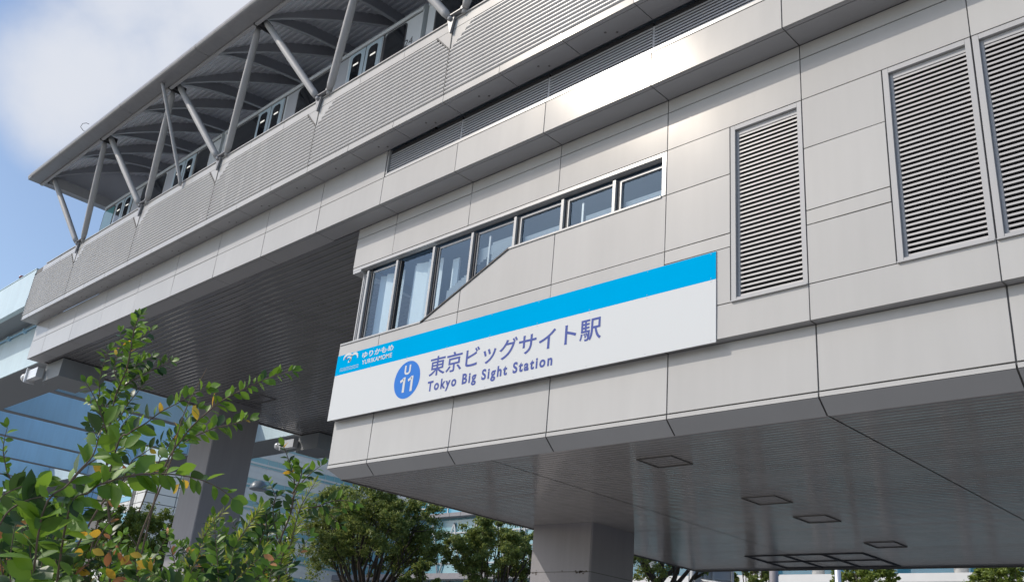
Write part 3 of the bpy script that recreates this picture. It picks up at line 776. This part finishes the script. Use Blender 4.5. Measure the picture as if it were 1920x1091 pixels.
# grey office block: wall facing +X (in shade) and the sunlit wing at its back
GX, GY = -158.8, 130.0
ob = thing('office_building', 'grey panelled office block with long ribbon windows behind the station', 'building', (GX-15, 118, 0))
facade_box(ob, 'wall', bgrey, GX-40, GX-.06, 100.6, GY-.1, 0, 62)
fl = 4.62
wl = MB(); y_e = [100.5+5.05*i for i in range(6)] + [GY-.12]
zf = 5.0; floors = []
while zf < 60:
    floors.append(zf)
    for a, b in zip(y_e[:-1], y_e[1:]):
        for z0, z1 in ((zf, zf+1.25), (zf+1.25, zf+2.55)):
            b_ = len(wl.v); g_ = .055
            wl.v += [(GX,a+g_,z0+g_),(GX,b-g_,z0+g_),(GX,b-g_,z1-g_),(GX,a+g_,z1-g_)]; wl.f.append((b_,b_+1,b_+2,b_+3)); wl.mi.append(0); wl.sm.append(False)
    zf += fl
for a, b in ((GX-40, GX-30), (GX-30, GX-20), (GX-20, GX-10), (GX-10, GX)):
    z = 0
    while z < 60: wl.face([(a+.05,100.5,z+.05),(b-.05,100.5,z+.05),(b-.05,100.5,z+2.25),(a+.05,100.5,z+2.25)], 1); z += 2.31
wl.build('cladding', [bgrey, bwhite], ob)
for z in floors:
    w = MB(); w.face([(GX-.03,100.6,z+2.6),(GX-.03,GY-.2,z+2.6),(GX-.03,GY-.2,z+4.57),(GX-.03,100.6,z+4.57)], 0)
    w.box(GX-.02, GX+.10, 100.5, GY-.2, z+3.05, z+3.45, 2); w.box(GX-.02, GX+.05, 100.5, GY-.2, z+2.56, z+2.66, 1)
    for y in y_e[1:-1]:
        w.box(GX-.02, GX+.04, y-.05, y+.05, z+2.6, z+4.57, 1); w.box(GX-.02, GX+.02, y+2.45, y+2.53, z+3.5, z+4.57, 1)
    w.build('window_strip', [bglass, mullm, bgrey], ob)
eh = thing('exhibition_hall', 'white sunlit hall with sky blue windows above a glazed braced atrium', 'building', (-110, GY+10, 0))
HX0, HX1 = GX+.2, -62.0
facade_box(eh, 'core', bwhite, HX0, HX1, GY+.3, GY+40, 33.3, 52)
hw_ = MB(); n = 15; dx = (HX1-HX0)/n
for i in range(n):
    a = HX0+dx*i
    for z0, z1 in ((36.1, 38.6), (38.6, 41.0)): hw_.face([(a+.04,GY+.1,z0+.04),(a+dx-.04,GY+.1,z0+.04),(a+dx-.04,GY+.1,z1-.04),(a+.04,GY+.1,z1-.04)])
hw_.build('cladding', bwhite, eh)
for z0, z1 in ((33.0, 34.35), (34.65, 36.0), (41.2, 42.9), (43.3, 45.1)):
    w = MB(); w.face([(HX0,GY+.12,z0),(HX1,GY+.12,z0),(HX1,GY+.12,z1),(HX0,GY+.12,z1)])
    for i in range(n+1): w.box(HX0+dx*i-.12, HX0+dx*i+.12, GY-.02, GY+.1, z0, z1, 1)
    w.box(HX0, HX1, GY-.05, GY+.11, z1, z1+.28, 1)
    w.build('window_strip', [bglass2, bwhite], eh)
w = MB(); w.box(HX0, HX1, GY-2.2, GY+.3, 32.0, 32.75, 0)
for i in range(2*n): w.box(HX0+dx*i/2-.04, HX0+dx*i/2+.04, GY-2.23, GY-2.19, 32.0, 32.76, 1)
w.build('cornice', [concrete, jointm], eh)
a_ = MB(); a_.face([(HX0,GY-.4,0),(HX1,GY-.4,0),(HX1,GY-.4,32),(HX0,GY-.4,32)]); a_.build('atrium_glazing', atrium, eh)
br = MB()
for i in range(n):
    x = HX0+dx*i
    for z in (9, 20):
        br.tube([(x,GY-.7,z),(x+dx/2,GY-.7,z+11)], .16, 6); br.tube([(x+dx/2,GY-.7,z+11),(x+dx,GY-.7,z)], .16, 6)
for z in (3,6,9,12.5,16,20,23,26,29): br.box(HX0, HX1, GY-.62, GY-.42, z-.12, z+.12)
br.build('bracing', mullm, eh)
w = MB(); w.box(HX0, HX1, GY-3.5, GY-.5, 19.6, 20.7); w.build('ledge', concrete, eh)
# smaller white tower turned a little
tw = thing('white_tower', 'white and grey panelled tower with slanted blue window panes at the left', 'building', at(278, 897, 150))
c = at(278, 897, 150); th = R(6.5); ex = Vector((-math.cos(th), math.sin(th), 0)); ey = Vector((math.sin(th), math.cos(th), 0))
mb = MB()
def tq(u0, u1, z0, z1, axis, m=0, off=0.):
    e, nrm = (ex, -ey) if axis == 0 else (ey, -ex*-1 if False else Vector((math.cos(th), -math.sin(th), 0)))
    p = [c+e*u+nrm*off for u in (u0, u1)]
    mb.face([(p[0].x,p[0].y,z0),(p[1].x,p[1].y,z0),(p[1].x,p[1].y,z1),(p[0].x,p[0].y,z1)], m)
tq(0, 26, 0, 44, 0, 2, -.05); tq(0, 10.4, 0, 44, 1, 2, -.05)
z = 0
while z < 44:
    for u in range(5): tq(u*3.6+.06 if u else 0, u*3.6+3.54, z+.06, z+1.5, 0, 0)
    for u in range(2): tq(u*5.2+.06 if u else 0, u*5.2+5.14, z+.06, z+1.5, 1, 1)
    z += 1.56
mb.build('wall', [bwhite, bgrey, jointm], tw)
for z in (16.5, 20.3, 24.1, 27.9):
    mb = MB(); tq(6.2, 12.6, z, z+1.9, 0, 0, .1); tq(6.2, 12.6, z+1.9, z+2.1, 0, 1, .2); tq(6.2, 12.6, z+.9, z+1.0, 0, 1, .15); mb.build('window', [bglass2, bwhite], tw)
for u in (4.6, 5.6): mb = MB(); tq(u, u+.5, 0, 44, 0, 0, .12); mb.build('vertical_slot', jointm, tw)
gt = thing('glass_tower', 'distant dark blue glass tower with a pale gridded side at the far left', 'tower', (-320, 110, 0))
mb = MB(); mb.box(-345, -307.2, 104, 135, 0, 70, 0); mb.build('wall', towerg, gt)
mb = MB(); mb.face([(-307.1,104,0),(-307.1,135,0),(-307.1,135,70),(-307.1,104,70)], 0)
for i in range(22): mb.box(-307.15, -306.95, 104, 135, 1.6+i*3.2, 1.85+i*3.2, 1)
for i in range(16): mb.box(-307.15, -306.98, 104+i*2.0, 104.14+i*2.0, 0, 70, 1)
mb.build('glazed_side', [towerl, towerg], gt)
# elevated walkway far under the station
wk = thing('elevated_walkway', 'white elevated walkway on round posts with blue glass above, far beneath the soffit', 'walkway', (-5, 70, 0))
WY = 70.
mb = MB(); mb.box(-40, 30, WY, WY+5, 11.0, 11.6); mb.build('deck', bwhite, wk)
mb = MB(); mb.box(-40, 30, WY+5.1, WY+5.2, 11.65, 15.5); mb.build('glazing', bglass2, wk)
mb = MB(); mb.box(-40, 30, WY+6, WY+6.2, 0, 10.9); mb.build('rear_wall', atrium, wk)
for i in range(12): 
    mb = MB(); x = -37+5.6*i; mb.tube([(x,WY+1.2,0),(x,WY+1.2,11.0)], .32, 14); mb.build('post', bwhite, wk)
    mb = MB(); mb.tube([(x-1.6,WY+3.4,11.6),(x-1.6,WY+3.4,16)], .5, 14); mb.build('post', bwhite, wk)
mb = MB(); mb.box(-40, 30, WY-.3, WY+6, 15.5, 16.4); mb.build('canopy', bwhite, wk)

# ------------------------------------------------------------------ street furniture beyond the station
pb = at(525, 1091, 42); ptp = at(561, 925, 42); pb.z = 0
lp = thing('street_lamp', 'slim white street lamp with one domed head, rising left of the round tree', 'street lamp', pb)
mb = MB(); x, y = pb.x, pb.y; ht = ptp.z
for dxx in (0, .16): mb.tube([(x+dxx,y,0),(x+dxx,y,ht*.55),(x+dxx,y,ht)], [.075,.06,.045], 10)
mb.box(x-.02, x+.18, y-.02, y+.02, ht-.06, ht); mb.tube([(x,y,ht-.1),(x-1.0,y-1.0,ht-.25)], .03, 8)
mb.build('pole', metal, lp)
hd = at(484, 918, 42)
mb = MB(); mb.tube([(x,y,ht-.05), (hd.x,hd.y,hd.z+.12)], .03, 8)
mb.tube([hd+Vector((0,0,.42)), hd+Vector((0,0,.38)), hd+Vector((0,0,.26)), hd+Vector((0,0,.08)), hd], [.05,.22,.34,.40,.40], 18)
mb.build('lamp_head', mat('lamp_shade', (.22,.27,.33), .35), lp)
def px_pole(px, d, r, top, m, name, label, cat):
    p = at(px, 1080, d); t = thing(name, label, cat, (p.x, p.y, 0)); mb = MB(); mb.tube([(p.x,p.y,0),(p.x,p.y,top)], r, 18); mb.build('pole', m, t); return t, p
t, p = px_pole(1451, 44, .21, 12, concrete, 'utility_pole', 'thick grey round pole just right of the road sign back', 'pole')
mb = MB(); mb.tube([(p.x,p.y,4.9),(p.x,p.y,5.0)], .25, 16); mb.build('collar', metal, t)
t, p = px_pole(1571, 52, .17, 12, metal, 'camera_pole', 'pale pole with two small dark cameras in front of the leafy tree', 'pole')
for s_ in (-1, 1):
    q = p + rt*(s_*.62); mb = MB(); z = 6.75
    mb.tube([Vector((q.x,q.y,z)), Vector((q.x,q.y,z+.25)), Vector((q.x,q.y,z+.38)), Vector((q.x,q.y,z+.42))], [.16,.17,.12,.02], 12); mb.tube([(p.x,p.y,z+.1),(q.x,q.y,z+.1)], .035, 6); mb.build('camera', gasket, t)
# back of a large road sign
c0 = at(1291, 1091, 40); c1 = at(1376, 1091, 40); e = (c1-c0); e.z = 0; L = e.length; e.normalize(); nn = Vector((e.y, -e.x, 0))
rs = thing('road_sign', 'grey back of a large road sign with stiffening frame on a tubular arm', 'road sign', (c0+c1)/2)
def rb(mb, u0, u1, d0, d1, z0, z1, mi=0):
    P = [c0+e*u+nn*d for u, d in ((u0,d0),(u1,d0),(u1,d1),(u0,d1))]; b = len(mb.v)
    mb.v += [(p.x,p.y,z0) for p in P]+[(p.x,p.y,z1) for p in P]
    for q in ((0,3,2,1),(4,5,6,7),(0,1,5,4),(1,2,6,5),(2,3,7,6),(3,0,4,7)): mb.f.append(tuple(b+i for i in q)); mb.mi.append(mi); mb.sm.append(False)
mb = MB(); rb(mb, 0, L, -.04, 0, 4.9, 7.9); mb.build('board', signback, rs)
mb = MB()
for z in (5.3, 6.0, 6.55, 7.1, 7.6): rb(mb, .02, L-.02, .002, .06, z, z+.06)
for u in (.02, .62, 1.0, L-.12): rb(mb, u, u+.1, .062, .13, 4.9, 7.9)
mb.build('frame', signback, rs)
mb = MB(); P = c0+e*.32+nn*.25
mb.tube([Vector((P.x,P.y,6.42)), Vector((P.x,P.y,6.42))+e*5+nn*.5-Vector((0,0,.35))], .09, 12); mb.tube([Vector((P.x,P.y,6.42))-nn*.1, Vector((P.x,P.y,6.42))+nn*.15], .13, 14)
mb.tube([Vector((c0.x,c0.y,0))+e*.15+nn*.1, Vector((c0.x,c0.y,8.2))+e*.15+nn*.1], .13, 12); mb.build('support', signback, rs)

# ------------------------------------------------------------------ trees
def tree(name, label, base, height, crown_r, crown_h, seed, nleaf, leafsize, lm=lf_t, lobes=16, trunk_r=.2, fork=.38, group='trees behind the station', sq=1.0):
    rr = random.Random(seed); base = Vector(base)
    t = thing(name, label, 'tree', base, group)
    cc = base + Vector((0,0,height-crown_h/2)); zf = height*fork
    tk = MB(); limbs = []
    fk = base + Vector((rr.gauss(0,.1), rr.gauss(0,.1), zf))
    tk.tube([base, base+Vector((rr.gauss(0,.05),rr.gauss(0,.05),zf*.5)), fk], [trunk_r*1.25, trunk_r, trunk_r*.85], 10)
    lob = []
    for i in range(lobes):
        # lobes spread over the dome of the crown
        u = (i+.5)/lobes; th_ = i*2.399+rr.uniform(-.3,.3); ph = math.acos(1-1.42*u)
        d = Vector((math.sin(ph)*math.cos(th_), math.sin(ph)*math.sin(th_), math.cos(ph)))
        k = rr.uniform(.68, .92)
        p = cc + Vector((d.x*crown_r*k, d.y*crown_r*k, d.z*crown_h*.5*k)); lob.append((p, crown_r*rr.uniform(.24, .38)))
    for (p, r_) in lob:
        m1 = fk.lerp(p, .42) + Vector((rr.gauss(0,.2), rr.gauss(0,.2), -.10*crown_h*rr.random()))
        tk.tube([fk, fk.lerp(m1, .5)+Vector((0,0,.1)), m1, m1.lerp(p, .55)+Vector((rr.gauss(0,.12),rr.gauss(0,.12),.1)), p], [trunk_r*.5, trunk_r*.40, trunk_r*.28, trunk_r*.17, trunk_r*.06], 7)
        for _ in range(4):
            q = p + Vector((rr.gauss(0,1), rr.gauss(0,1), rr.gauss(.3,.8))).normalized()*r_*.95; m2 = m1.lerp(p, rr.uniform(.2,.9))
            tk.tube([m2, m2.lerp(q,.5)+Vector((0,0,-.05)), q], [trunk_r*.14, trunk_r*.09, trunk_r*.03], 5)
    tk.build('trunk', bark, t)
    lf = MB(); per = nleaf//len(lob)
    for (p, r_) in lob:
        ncl = 16; cl = []
        for _ in range(ncl):
            d = Vector((rr.gauss(0,1), rr.gauss(0,1), rr.gauss(.25,.9))).normalized()
            cl.append((p + d*r_*rr.uniform(.55, 1.08), r_*rr.uniform(.16,.34)))
        for k in range(per):
            q, s_ = rr.choice(cl); d = Vector((rr.gauss(0,.55), rr.gauss(0,.55), rr.gauss(0,.42)))
            c_ = q + d*s_; L_ = leafsize*rr.uniform(.6,1.25)
            a = Vector((rr.gauss(0,1), rr.gauss(0,1), rr.gauss(0,.7))).normalized(); b_ = a.orthogonal().normalized(); b_ = (b_*rr.uniform(-1,1)+a.cross(b_)*rr.uniform(-1,1)).normalized()
            lf.face([c_-a*L_*.5, c_+b_*L_*.27, c_+a*L_*.5, c_-b_*L_*.27])
    lf.build('crown', lm, t)
    return t
def tree_px(px, py_top, py_bot_crown, halfw, d, seed, nleaf, label, **k):
    top = at(px, py_top, d); lo = at(px, py_bot_crown, d); hgt = top.z; ch_ = (top.z-lo.z)
    r_ = halfw*d/FPX
    b_ = at(px, (py_top+py_bot_crown)/2, d)
    return tree('broadleaf_tree', label, (b_.x, b_.y, 0), hgt, r_*.86, ch_*1.05, seed, int(nleaf*2.4), d*.0031, **k)
tree_px(698, 908, 1112, 142, 52, 3, 26000, 'large domed evergreen tree with visible forked limbs left of the near column', lobes=26, trunk_r=.26, fork=.40)
tree_px(926, 966, 1130, 104, 54, 8, 18000, 'round evergreen tree half hidden by the near column', lobes=20, trunk_r=.22, fork=.42)
tree_px(780, 1050, 1180, 52, 47, 21, 6000, 'low bushy tree between the two domed evergreen trees', lobes=9, trunk_r=.12, fork=.3)
tree_px(505, 1038, 1180, 44, 44, 5, 6000, 'small sunlit tree between the far column and the street lamp', lobes=9, trunk_r=.12, fork=.35, lm=lf_t2)
tree_px(245, 945, 1120, 110, 60, 14, 14000, 'broad tree in front of the white tower behind the shrub', lobes=16, trunk_r=.22, lm=lf_t2)
tree_px(1258, 985, 1110, 95, 38, 17, 5000, 'dark shaded tree with thick bare forked limbs right of the near column', lobes=11, trunk_r=.34, fork=.60)
tree_px(1408, 1025, 1180, 52, 46, 23, 7000, 'dark shaded tree between the road sign and the grey pole', lobes=9, trunk_r=.2)
tree_px(1625, 1040, 1200, 78, 62, 29, 11000, 'sunlit leafy tree behind the camera pole', lobes=14, trunk_r=.24, lm=lf_t2)
tree_px(1880, 1040, 1200, 75, 60, 31, 10000, 'sunlit leafy tree at the right end of the walkway', lobes=14, trunk_r=.24, lm=lf_t2)

# ------------------------------------------------------------------ the shrub in front of the camera
rr = random.Random(77)
def blade(mb, p, a, n, L, wd, mi, droop=.18, fold=.22):
    a = a.normalized(); s = a.cross(n); s = s.normalized() if s.length > 1e-5 else a.orthogonal().normalized(); n = s.cross(a).normalized()
    ts = (0, .10, .32, .58, .82, 1.0); ws = (.04, .34, .88, 1.0, .60, .02); b = len(mb.v)
    for t, w in zip(ts, ws):
        c = p + a*(L*t) - n*(droop*L*t*t); h = n*(fold*wd*.5*w)
        mb.v += [tuple(c - s*(wd*.5*w) + h), tuple(c), tuple(c + s*(wd*.5*w) + h)]
    for i in range(len(ts)-1):
        q = b+3*i
        mb.f += [(q, q+1, q+4, q+3), (q+1, q+2, q+5, q+4)]; mb.mi += [mi, mi]; mb.sm += [True, True]
class Plant:
    def __init__(s, name, label, cat, base):
        s.t = thing(name, label, cat, base); s.st = MB(); s.lf = MB()
    def shoot(s, pts, d, leaf=34, step=11, mix=(.72,.22,.03,.03), rad=2.2, aspect=.52, start=.0, narrow=False, spread=1.0, tip=True, stem=True, both=True, hang=0.):
        """pts in photo pixels (px, py[, depth]); leaf/step/rad in photo pixels"""
        P = [at(q[0], q[1], q[2] if len(q) > 2 else d) for q in pts]
        # smooth
        Q = []
        for i in range(len(P)-1):
            p0, p1, p2, p3 = P[max(i-1,0)], P[i], P[i+1], P[min(i+2,len(P)-1)]
            for k in range(6):
                t = k/6; Q.append(.5*((2*p1)+(p2-p0)*t+(2*p0-5*p1+4*p2-p3)*t*t+(3*p1-p0-3*p2+p3)*t**3))
        Q.append(P[-1]); pxm = d/FPX
        if stem: s.st.tube(Q, [pxm*(rad*(1-.75*i/(len(Q)-1))) for i in range(len(Q))], 6)
        acc = 0; side = rr.choice((-1,1)); tot = sum((Q[i+1]-Q[i]).length for i in range(len(Q)-1)); run = 0
        for i in range(len(Q)-1):
            seg = Q[i+1]-Q[i]; L = seg.length; dr = seg.normalized(); pos = 0
            while acc + (L-pos) >= step*pxm:
                pos += step*pxm-acc; acc = 0; f = (run+pos)/tot
                if f < start: continue
                for kk in ((1,-1) if both and rr.random() < .55 else (1,)):
                    side = -side; p = Q[i] + dr*pos
                    view = -fw; sd = dr.cross(view).normalized()*side
                    a = dr*rr.uniform(.35,.9)*spread + sd*rr.uniform(.5,1.0) + view*rr.uniform(-.75,.55) + Vector((0,0,rr.uniform(-.25,.25)-hang))
                    n = (Vector((0,0,.8)) + view*rr.uniform(-.1,1.1) + Vector((rr.gauss(0,.4),rr.gauss(0,.4),rr.gauss(0,.3))))
                    sz = leaf*pxm*rr.uniform(.5,1.15)*(1-.35*max(0,f-.75)/.25)
                    u = rr.random(); mi = 0 if u < mix[0] else 1 if u < mix[0]+mix[1] else 2 if u < mix[0]+mix[1]+mix[2] else 3
                    blade(s.lf, p + a.normalized()*sz*.06, a, n, sz, sz*aspect*rr.uniform(.85,1.15), mi, rr.uniform(.0,.3), rr.uniform(.1,.4))
            acc += L-pos; run += L
        if tip:
            for _ in range(2):
                dr = (Q[-1]-Q[-2]).normalized(); a = dr + Vector((rr.gauss(0,.3), rr.gauss(0,.3), rr.gauss(0,.3)))
                blade(s.lf, Q[-1], a, -fw+Vector((0,0,.6)), leaf*pxm*.7, leaf*pxm*.7*aspect, 0)
    def done(s, mats): 
        s.st.build('stems', twig, s.t); s.lf.build('foliage', mats, s.t)
LM = [lf_a, lf_d, lf_y, lf_o]
gb = at(170, 1091, 2.3); gb.z = 0
sh = Plant('leafy_shrub', 'tall leafy green shrub with yellow and brown leaves in the left foreground', 'shrub', gb)
root = lambda px, d: [(px-40, 1700, d+.15), (px, 1110, d)]
D = 2.5
# the tall shoot under the band
sh.shoot(root(205, D)+[(200,900),(204,820),(216,745),(238,690),(248,640),(258,596)], D, 24, 6.5, (.60,.36,.02,.02), 3.0, .50, .42)
sh.shoot([(238,690),(246,650),(252,615),(264,590)], D-.05, 25, 6, (.85,.13,.02,0), 1.6, .55)
sh.shoot([(212,760),(232,725),(262,705),(298,688),(322,676)], D+.1, 24, 7, (.5,.44,.02,.04), 1.8)
sh.shoot([(200,780),(186,735),(192,690),(205,655)], D+.05, 22, 8, (.75,.19,.06,0), 1.4, .55, .3)
sh.shoot([(205,830),(188,770),(172,735),(160,716)], D, 23, 8, (.5,.46,.02,.02), 1.5)
sh.shoot([(216,800),(238,760),(258,735),(272,715)], D+.1, 24, 7, (.45,.5,.03,.02), 1.5)
sh.shoot([(204,820),(190,790),(200,760),(215,740)], D+.2, 26, 6, (.25,.73,.0,.02), 1.5)
for (a, b, c_) in (((208,850),(228,800),(252,770)), ((206,800),(182,770),(168,752)), ((214,745),(236,705),(268,672)), ((224,715),(250,690),(286,668)), ((203,870),(225,830),(244,800)), ((203,850),(180,815),(168,790)), ((222,720),(214,690),(222,662)), ((243,660),(268,632),(284,618)), ((240,680),(228,650),(226,622))):
    sh.shoot([a, b, c_], D+rr.uniform(-.1,.25), rr.uniform(19,24), 5.5, (.45,.52,.02,.01), 1.3, .52, .15)
# arching sprays to the right
sh.shoot([(150,1120),(215,850),(242,812),(272,794),(303,771),(334,755),(364,738),(390,728)], D-.2, 36, 11, (.86,.08,.06,0), 1.9, .62, .45)
sh.shoot([(240,1150),(300,900),(345,818),(385,776),(421,748),(464,726),(507,707),(548,694)], D-.3, 28, 7.5, (.93,.05,.02,0), 2.0, .52, .50)
sh.shoot([(300,900),(340,835),(392,806),(430,796),(468,786)], D-.25, 30, 9, (.86,.08,.06,0), 1.6, .55, .35)
sh.shoot([(260,960),(300,860),(330,815),(352,782),(372,765)], D-.1, 25, 9, (.5,.28,.22,0), 1.5, .55, .3)
sh.shoot([(200,1000),(238,880),(268,850),(300,832),(330,815)], D+.1, 27, 8, (.5,.4,.05,.05), 1.5, .55, .3)
# close spray of big leaves
DN = 1.35
sh.shoot([(40,1500,1.5),(70,1010),(130,905),(173,855),(186,815),(196,795)], DN, 62, 22, (.9,.06,.02,.02), 2.6, .58, .55)
sh.shoot([(130,905),(165,870),(205,848),(232,838)], DN, 58, 24, (.9,.1,0,0), 2.0, .55, .3, stem=True)
sh.shoot([(60,1500,1.6),(120,1000),(168,922),(209,901),(261,889),(313,888),(366,896),(408,913),(436,935)], 1.45, 50, 15, (.93,.07,0,0), 2.6, .62, .42, hang=.35)
sh.shoot([(-20,1030),(10,965),(50,938),(95,930),(140,935)], DN, 50, 14, (.6,.4,0,0), 2.2, .55, .2, hang=.5)
sh.shoot([(-30,990),(0,935),(40,912),(84,905)], DN+.1, 48, 14, (.6,.4,0,0), 2.2, .55, .1, hang=.5)
# far left sprig
sh.shoot([(-30,1100),(20,930),(12,880),(6,840),(14,800)], 2.2, 27, 11, (.7,.24,.06,0), 2.2, .5, .35)
# bare stems
for pts in ([(225,1140),(262,1010),(290,940),(318,870),(345,775),(388,690)], [(95,1120),(180,960),(230,905),(262,880)], [(250,1120),(262,1040),(240,1000)], [(150,1110),(165,1060),(190,1000),(215,968)]):
    sh.shoot(pts, 2.0, 10, 400, rad=2.6, tip=False)
# the thicket along the bottom edge
for k in range(74):
    x = rr.uniform(-40, 470); top = 985 if x < 150 else 1010 if x < 330 else 985
    y1 = top + rr.uniform(-20, 85); d = rr.uniform(1.8, 3.0); lean = rr.gauss(0, 45)
    dark = rr.random() < .55
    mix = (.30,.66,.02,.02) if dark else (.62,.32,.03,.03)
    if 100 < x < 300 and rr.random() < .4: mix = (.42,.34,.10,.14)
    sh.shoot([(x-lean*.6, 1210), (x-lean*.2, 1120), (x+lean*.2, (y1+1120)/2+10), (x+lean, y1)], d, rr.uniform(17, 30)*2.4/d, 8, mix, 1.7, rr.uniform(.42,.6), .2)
for k in range(26):
    x = rr.uniform(-30, 130); d = rr.uniform(1.5, 2.2)
    sh.shoot([(x+rr.gauss(0,20), 1180), (x, 1060), (x+rr.gauss(0,25), rr.uniform(915, 985))], d, rr.uniform(34, 50), 13, (.35,.6,.03,.02), 1.9, .55, .25)
for x, y in ((118,930),(195,945),(210,1040),(225,1060),(235,1048),(260,1045),(135,985),(150,1030),(95,1010),(165,1000),(330,905),(60,1065)):
    for _ in range(2):
        p = at(x+rr.gauss(0,9), y+rr.gauss(0,9), 1.9); sz = rr.uniform(18,31)*1.9/FPX
        blade(sh.lf, p, Vector((rr.gauss(0,1),rr.gauss(0,1),rr.gauss(-.3,.5))), -fw+Vector((rr.gauss(0,.5),0,rr.gauss(.4,.4))), sz, sz*.55, rr.choice((3,3,2)))
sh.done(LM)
gb = at(520, 1091, 2.8); gb.z = 0
s2 = Plant('upright_shrub', 'upright dark green shrub with small opposite leaves in front of the office block', 'shrub', gb)
D2 = 2.7
s2.shoot([(430,1700),(505,1110),(545,960),(552,905),(543,868),(532,836)], D2, 27, 7.0, (.35,.64,.01,0), 2.4, .50, .35)
s2.shoot([(548,935),(565,905),(585,885),(603,872)], D2-.05, 24, 8, (.85,.15,0,0), 1.6, .5)
s2.shoot([(548,925),(562,900),(566,880),(560,872)], D2-.1, 26, 8, (.9,.08,.02,0), 1.6, .55)
s2.shoot([(520,1010),(512,960),(516,930),(503,902)], D2+.1, 22, 8, (.4,.6,0,0), 1.6, .5)
s2.shoot([(505,1030),(500,980),(508,950),(520,930)], D2+.1, 22, 8, (.3,.7,0,0), 1.6, .5)
s2.shoot([(545,952),(575,951),(605,949),(640,952)], D2, 22, 8, (.4,.6,0,0), 1.4, .45)
s2.shoot([(590,951),(620,940),(650,938),(668,945)], D2, 22, 7, (.5,.5,0,0), 1.2, .45)
s2.shoot([(600,951),(620,965),(640,985)], D2, 22, 8, (.6,.4,0,0), 1.2, .45)
s2.shoot([(500,1060),(530,1020),(560,985),(578,955)], D2, 24, 7, (.5,.5,0,0), 1.6, .25)
s2.shoot([(470,1060),(490,1010),(500,970),(480,940)], D2-.2, 28, 9, (.4,.6,0,0), 1.6, .5)
s2.shoot([(430,1100),(440,1030),(470,985),(500,985),(520,975)], D2-.2, 28, 9, (.5,.5,0,0), 1.8, .5, .2)
for k in range(38):
    x = rr.uniform(400, 550); d = rr.uniform(2.3, 3.1); l = rr.gauss(0, 30)
    s2.shoot([(x-l, 1200), (x, 1100), (x+l, rr.uniform(975, 1065))], d, rr.uniform(18, 26), 8, (.30,.68,.01,.01), 1.5, .48, .2)
s2.shoot([(552,905),(550,890),(545,880)], D2, 30, 20, (.0,0,1,0), 1.0, .45)
s2.done(LM)
def weed(label, pts, d):
    b = at(pts[0][0], 1091, d); b.z = 0
    w = Plant('feathery_weed', label, 'weed', b); w.t['group'] = 'feathery yellow green weeds'
    w.shoot([(pts[0][0]-30, 1700)]+pts, d, 25, 2.4, (1,0,0,0), 1.9, .15, .45, spread=1.5)
    w.done([lf_w, lf_w, lf_w, lf_w])
weed('feathery yellow green weed standing tallest, beside the upright shrub', [(520,1110),(545,1020),(562,955),(590,905)], 2.5)
weed('feathery yellow green weed leaning right before the far column', [(400,1110),(425,1045),(455,1000),(487,955)], 2.1)
weed('thin yellow green weed left of the leaning weed', [(350,1110),(372,1030),(395,985),(420,958)], 2.2)
weed('short feathery weed at the bottom edge under the upright shrub', [(430,1120),(455,1065),(475,1040),(495,1025)], 2.2)
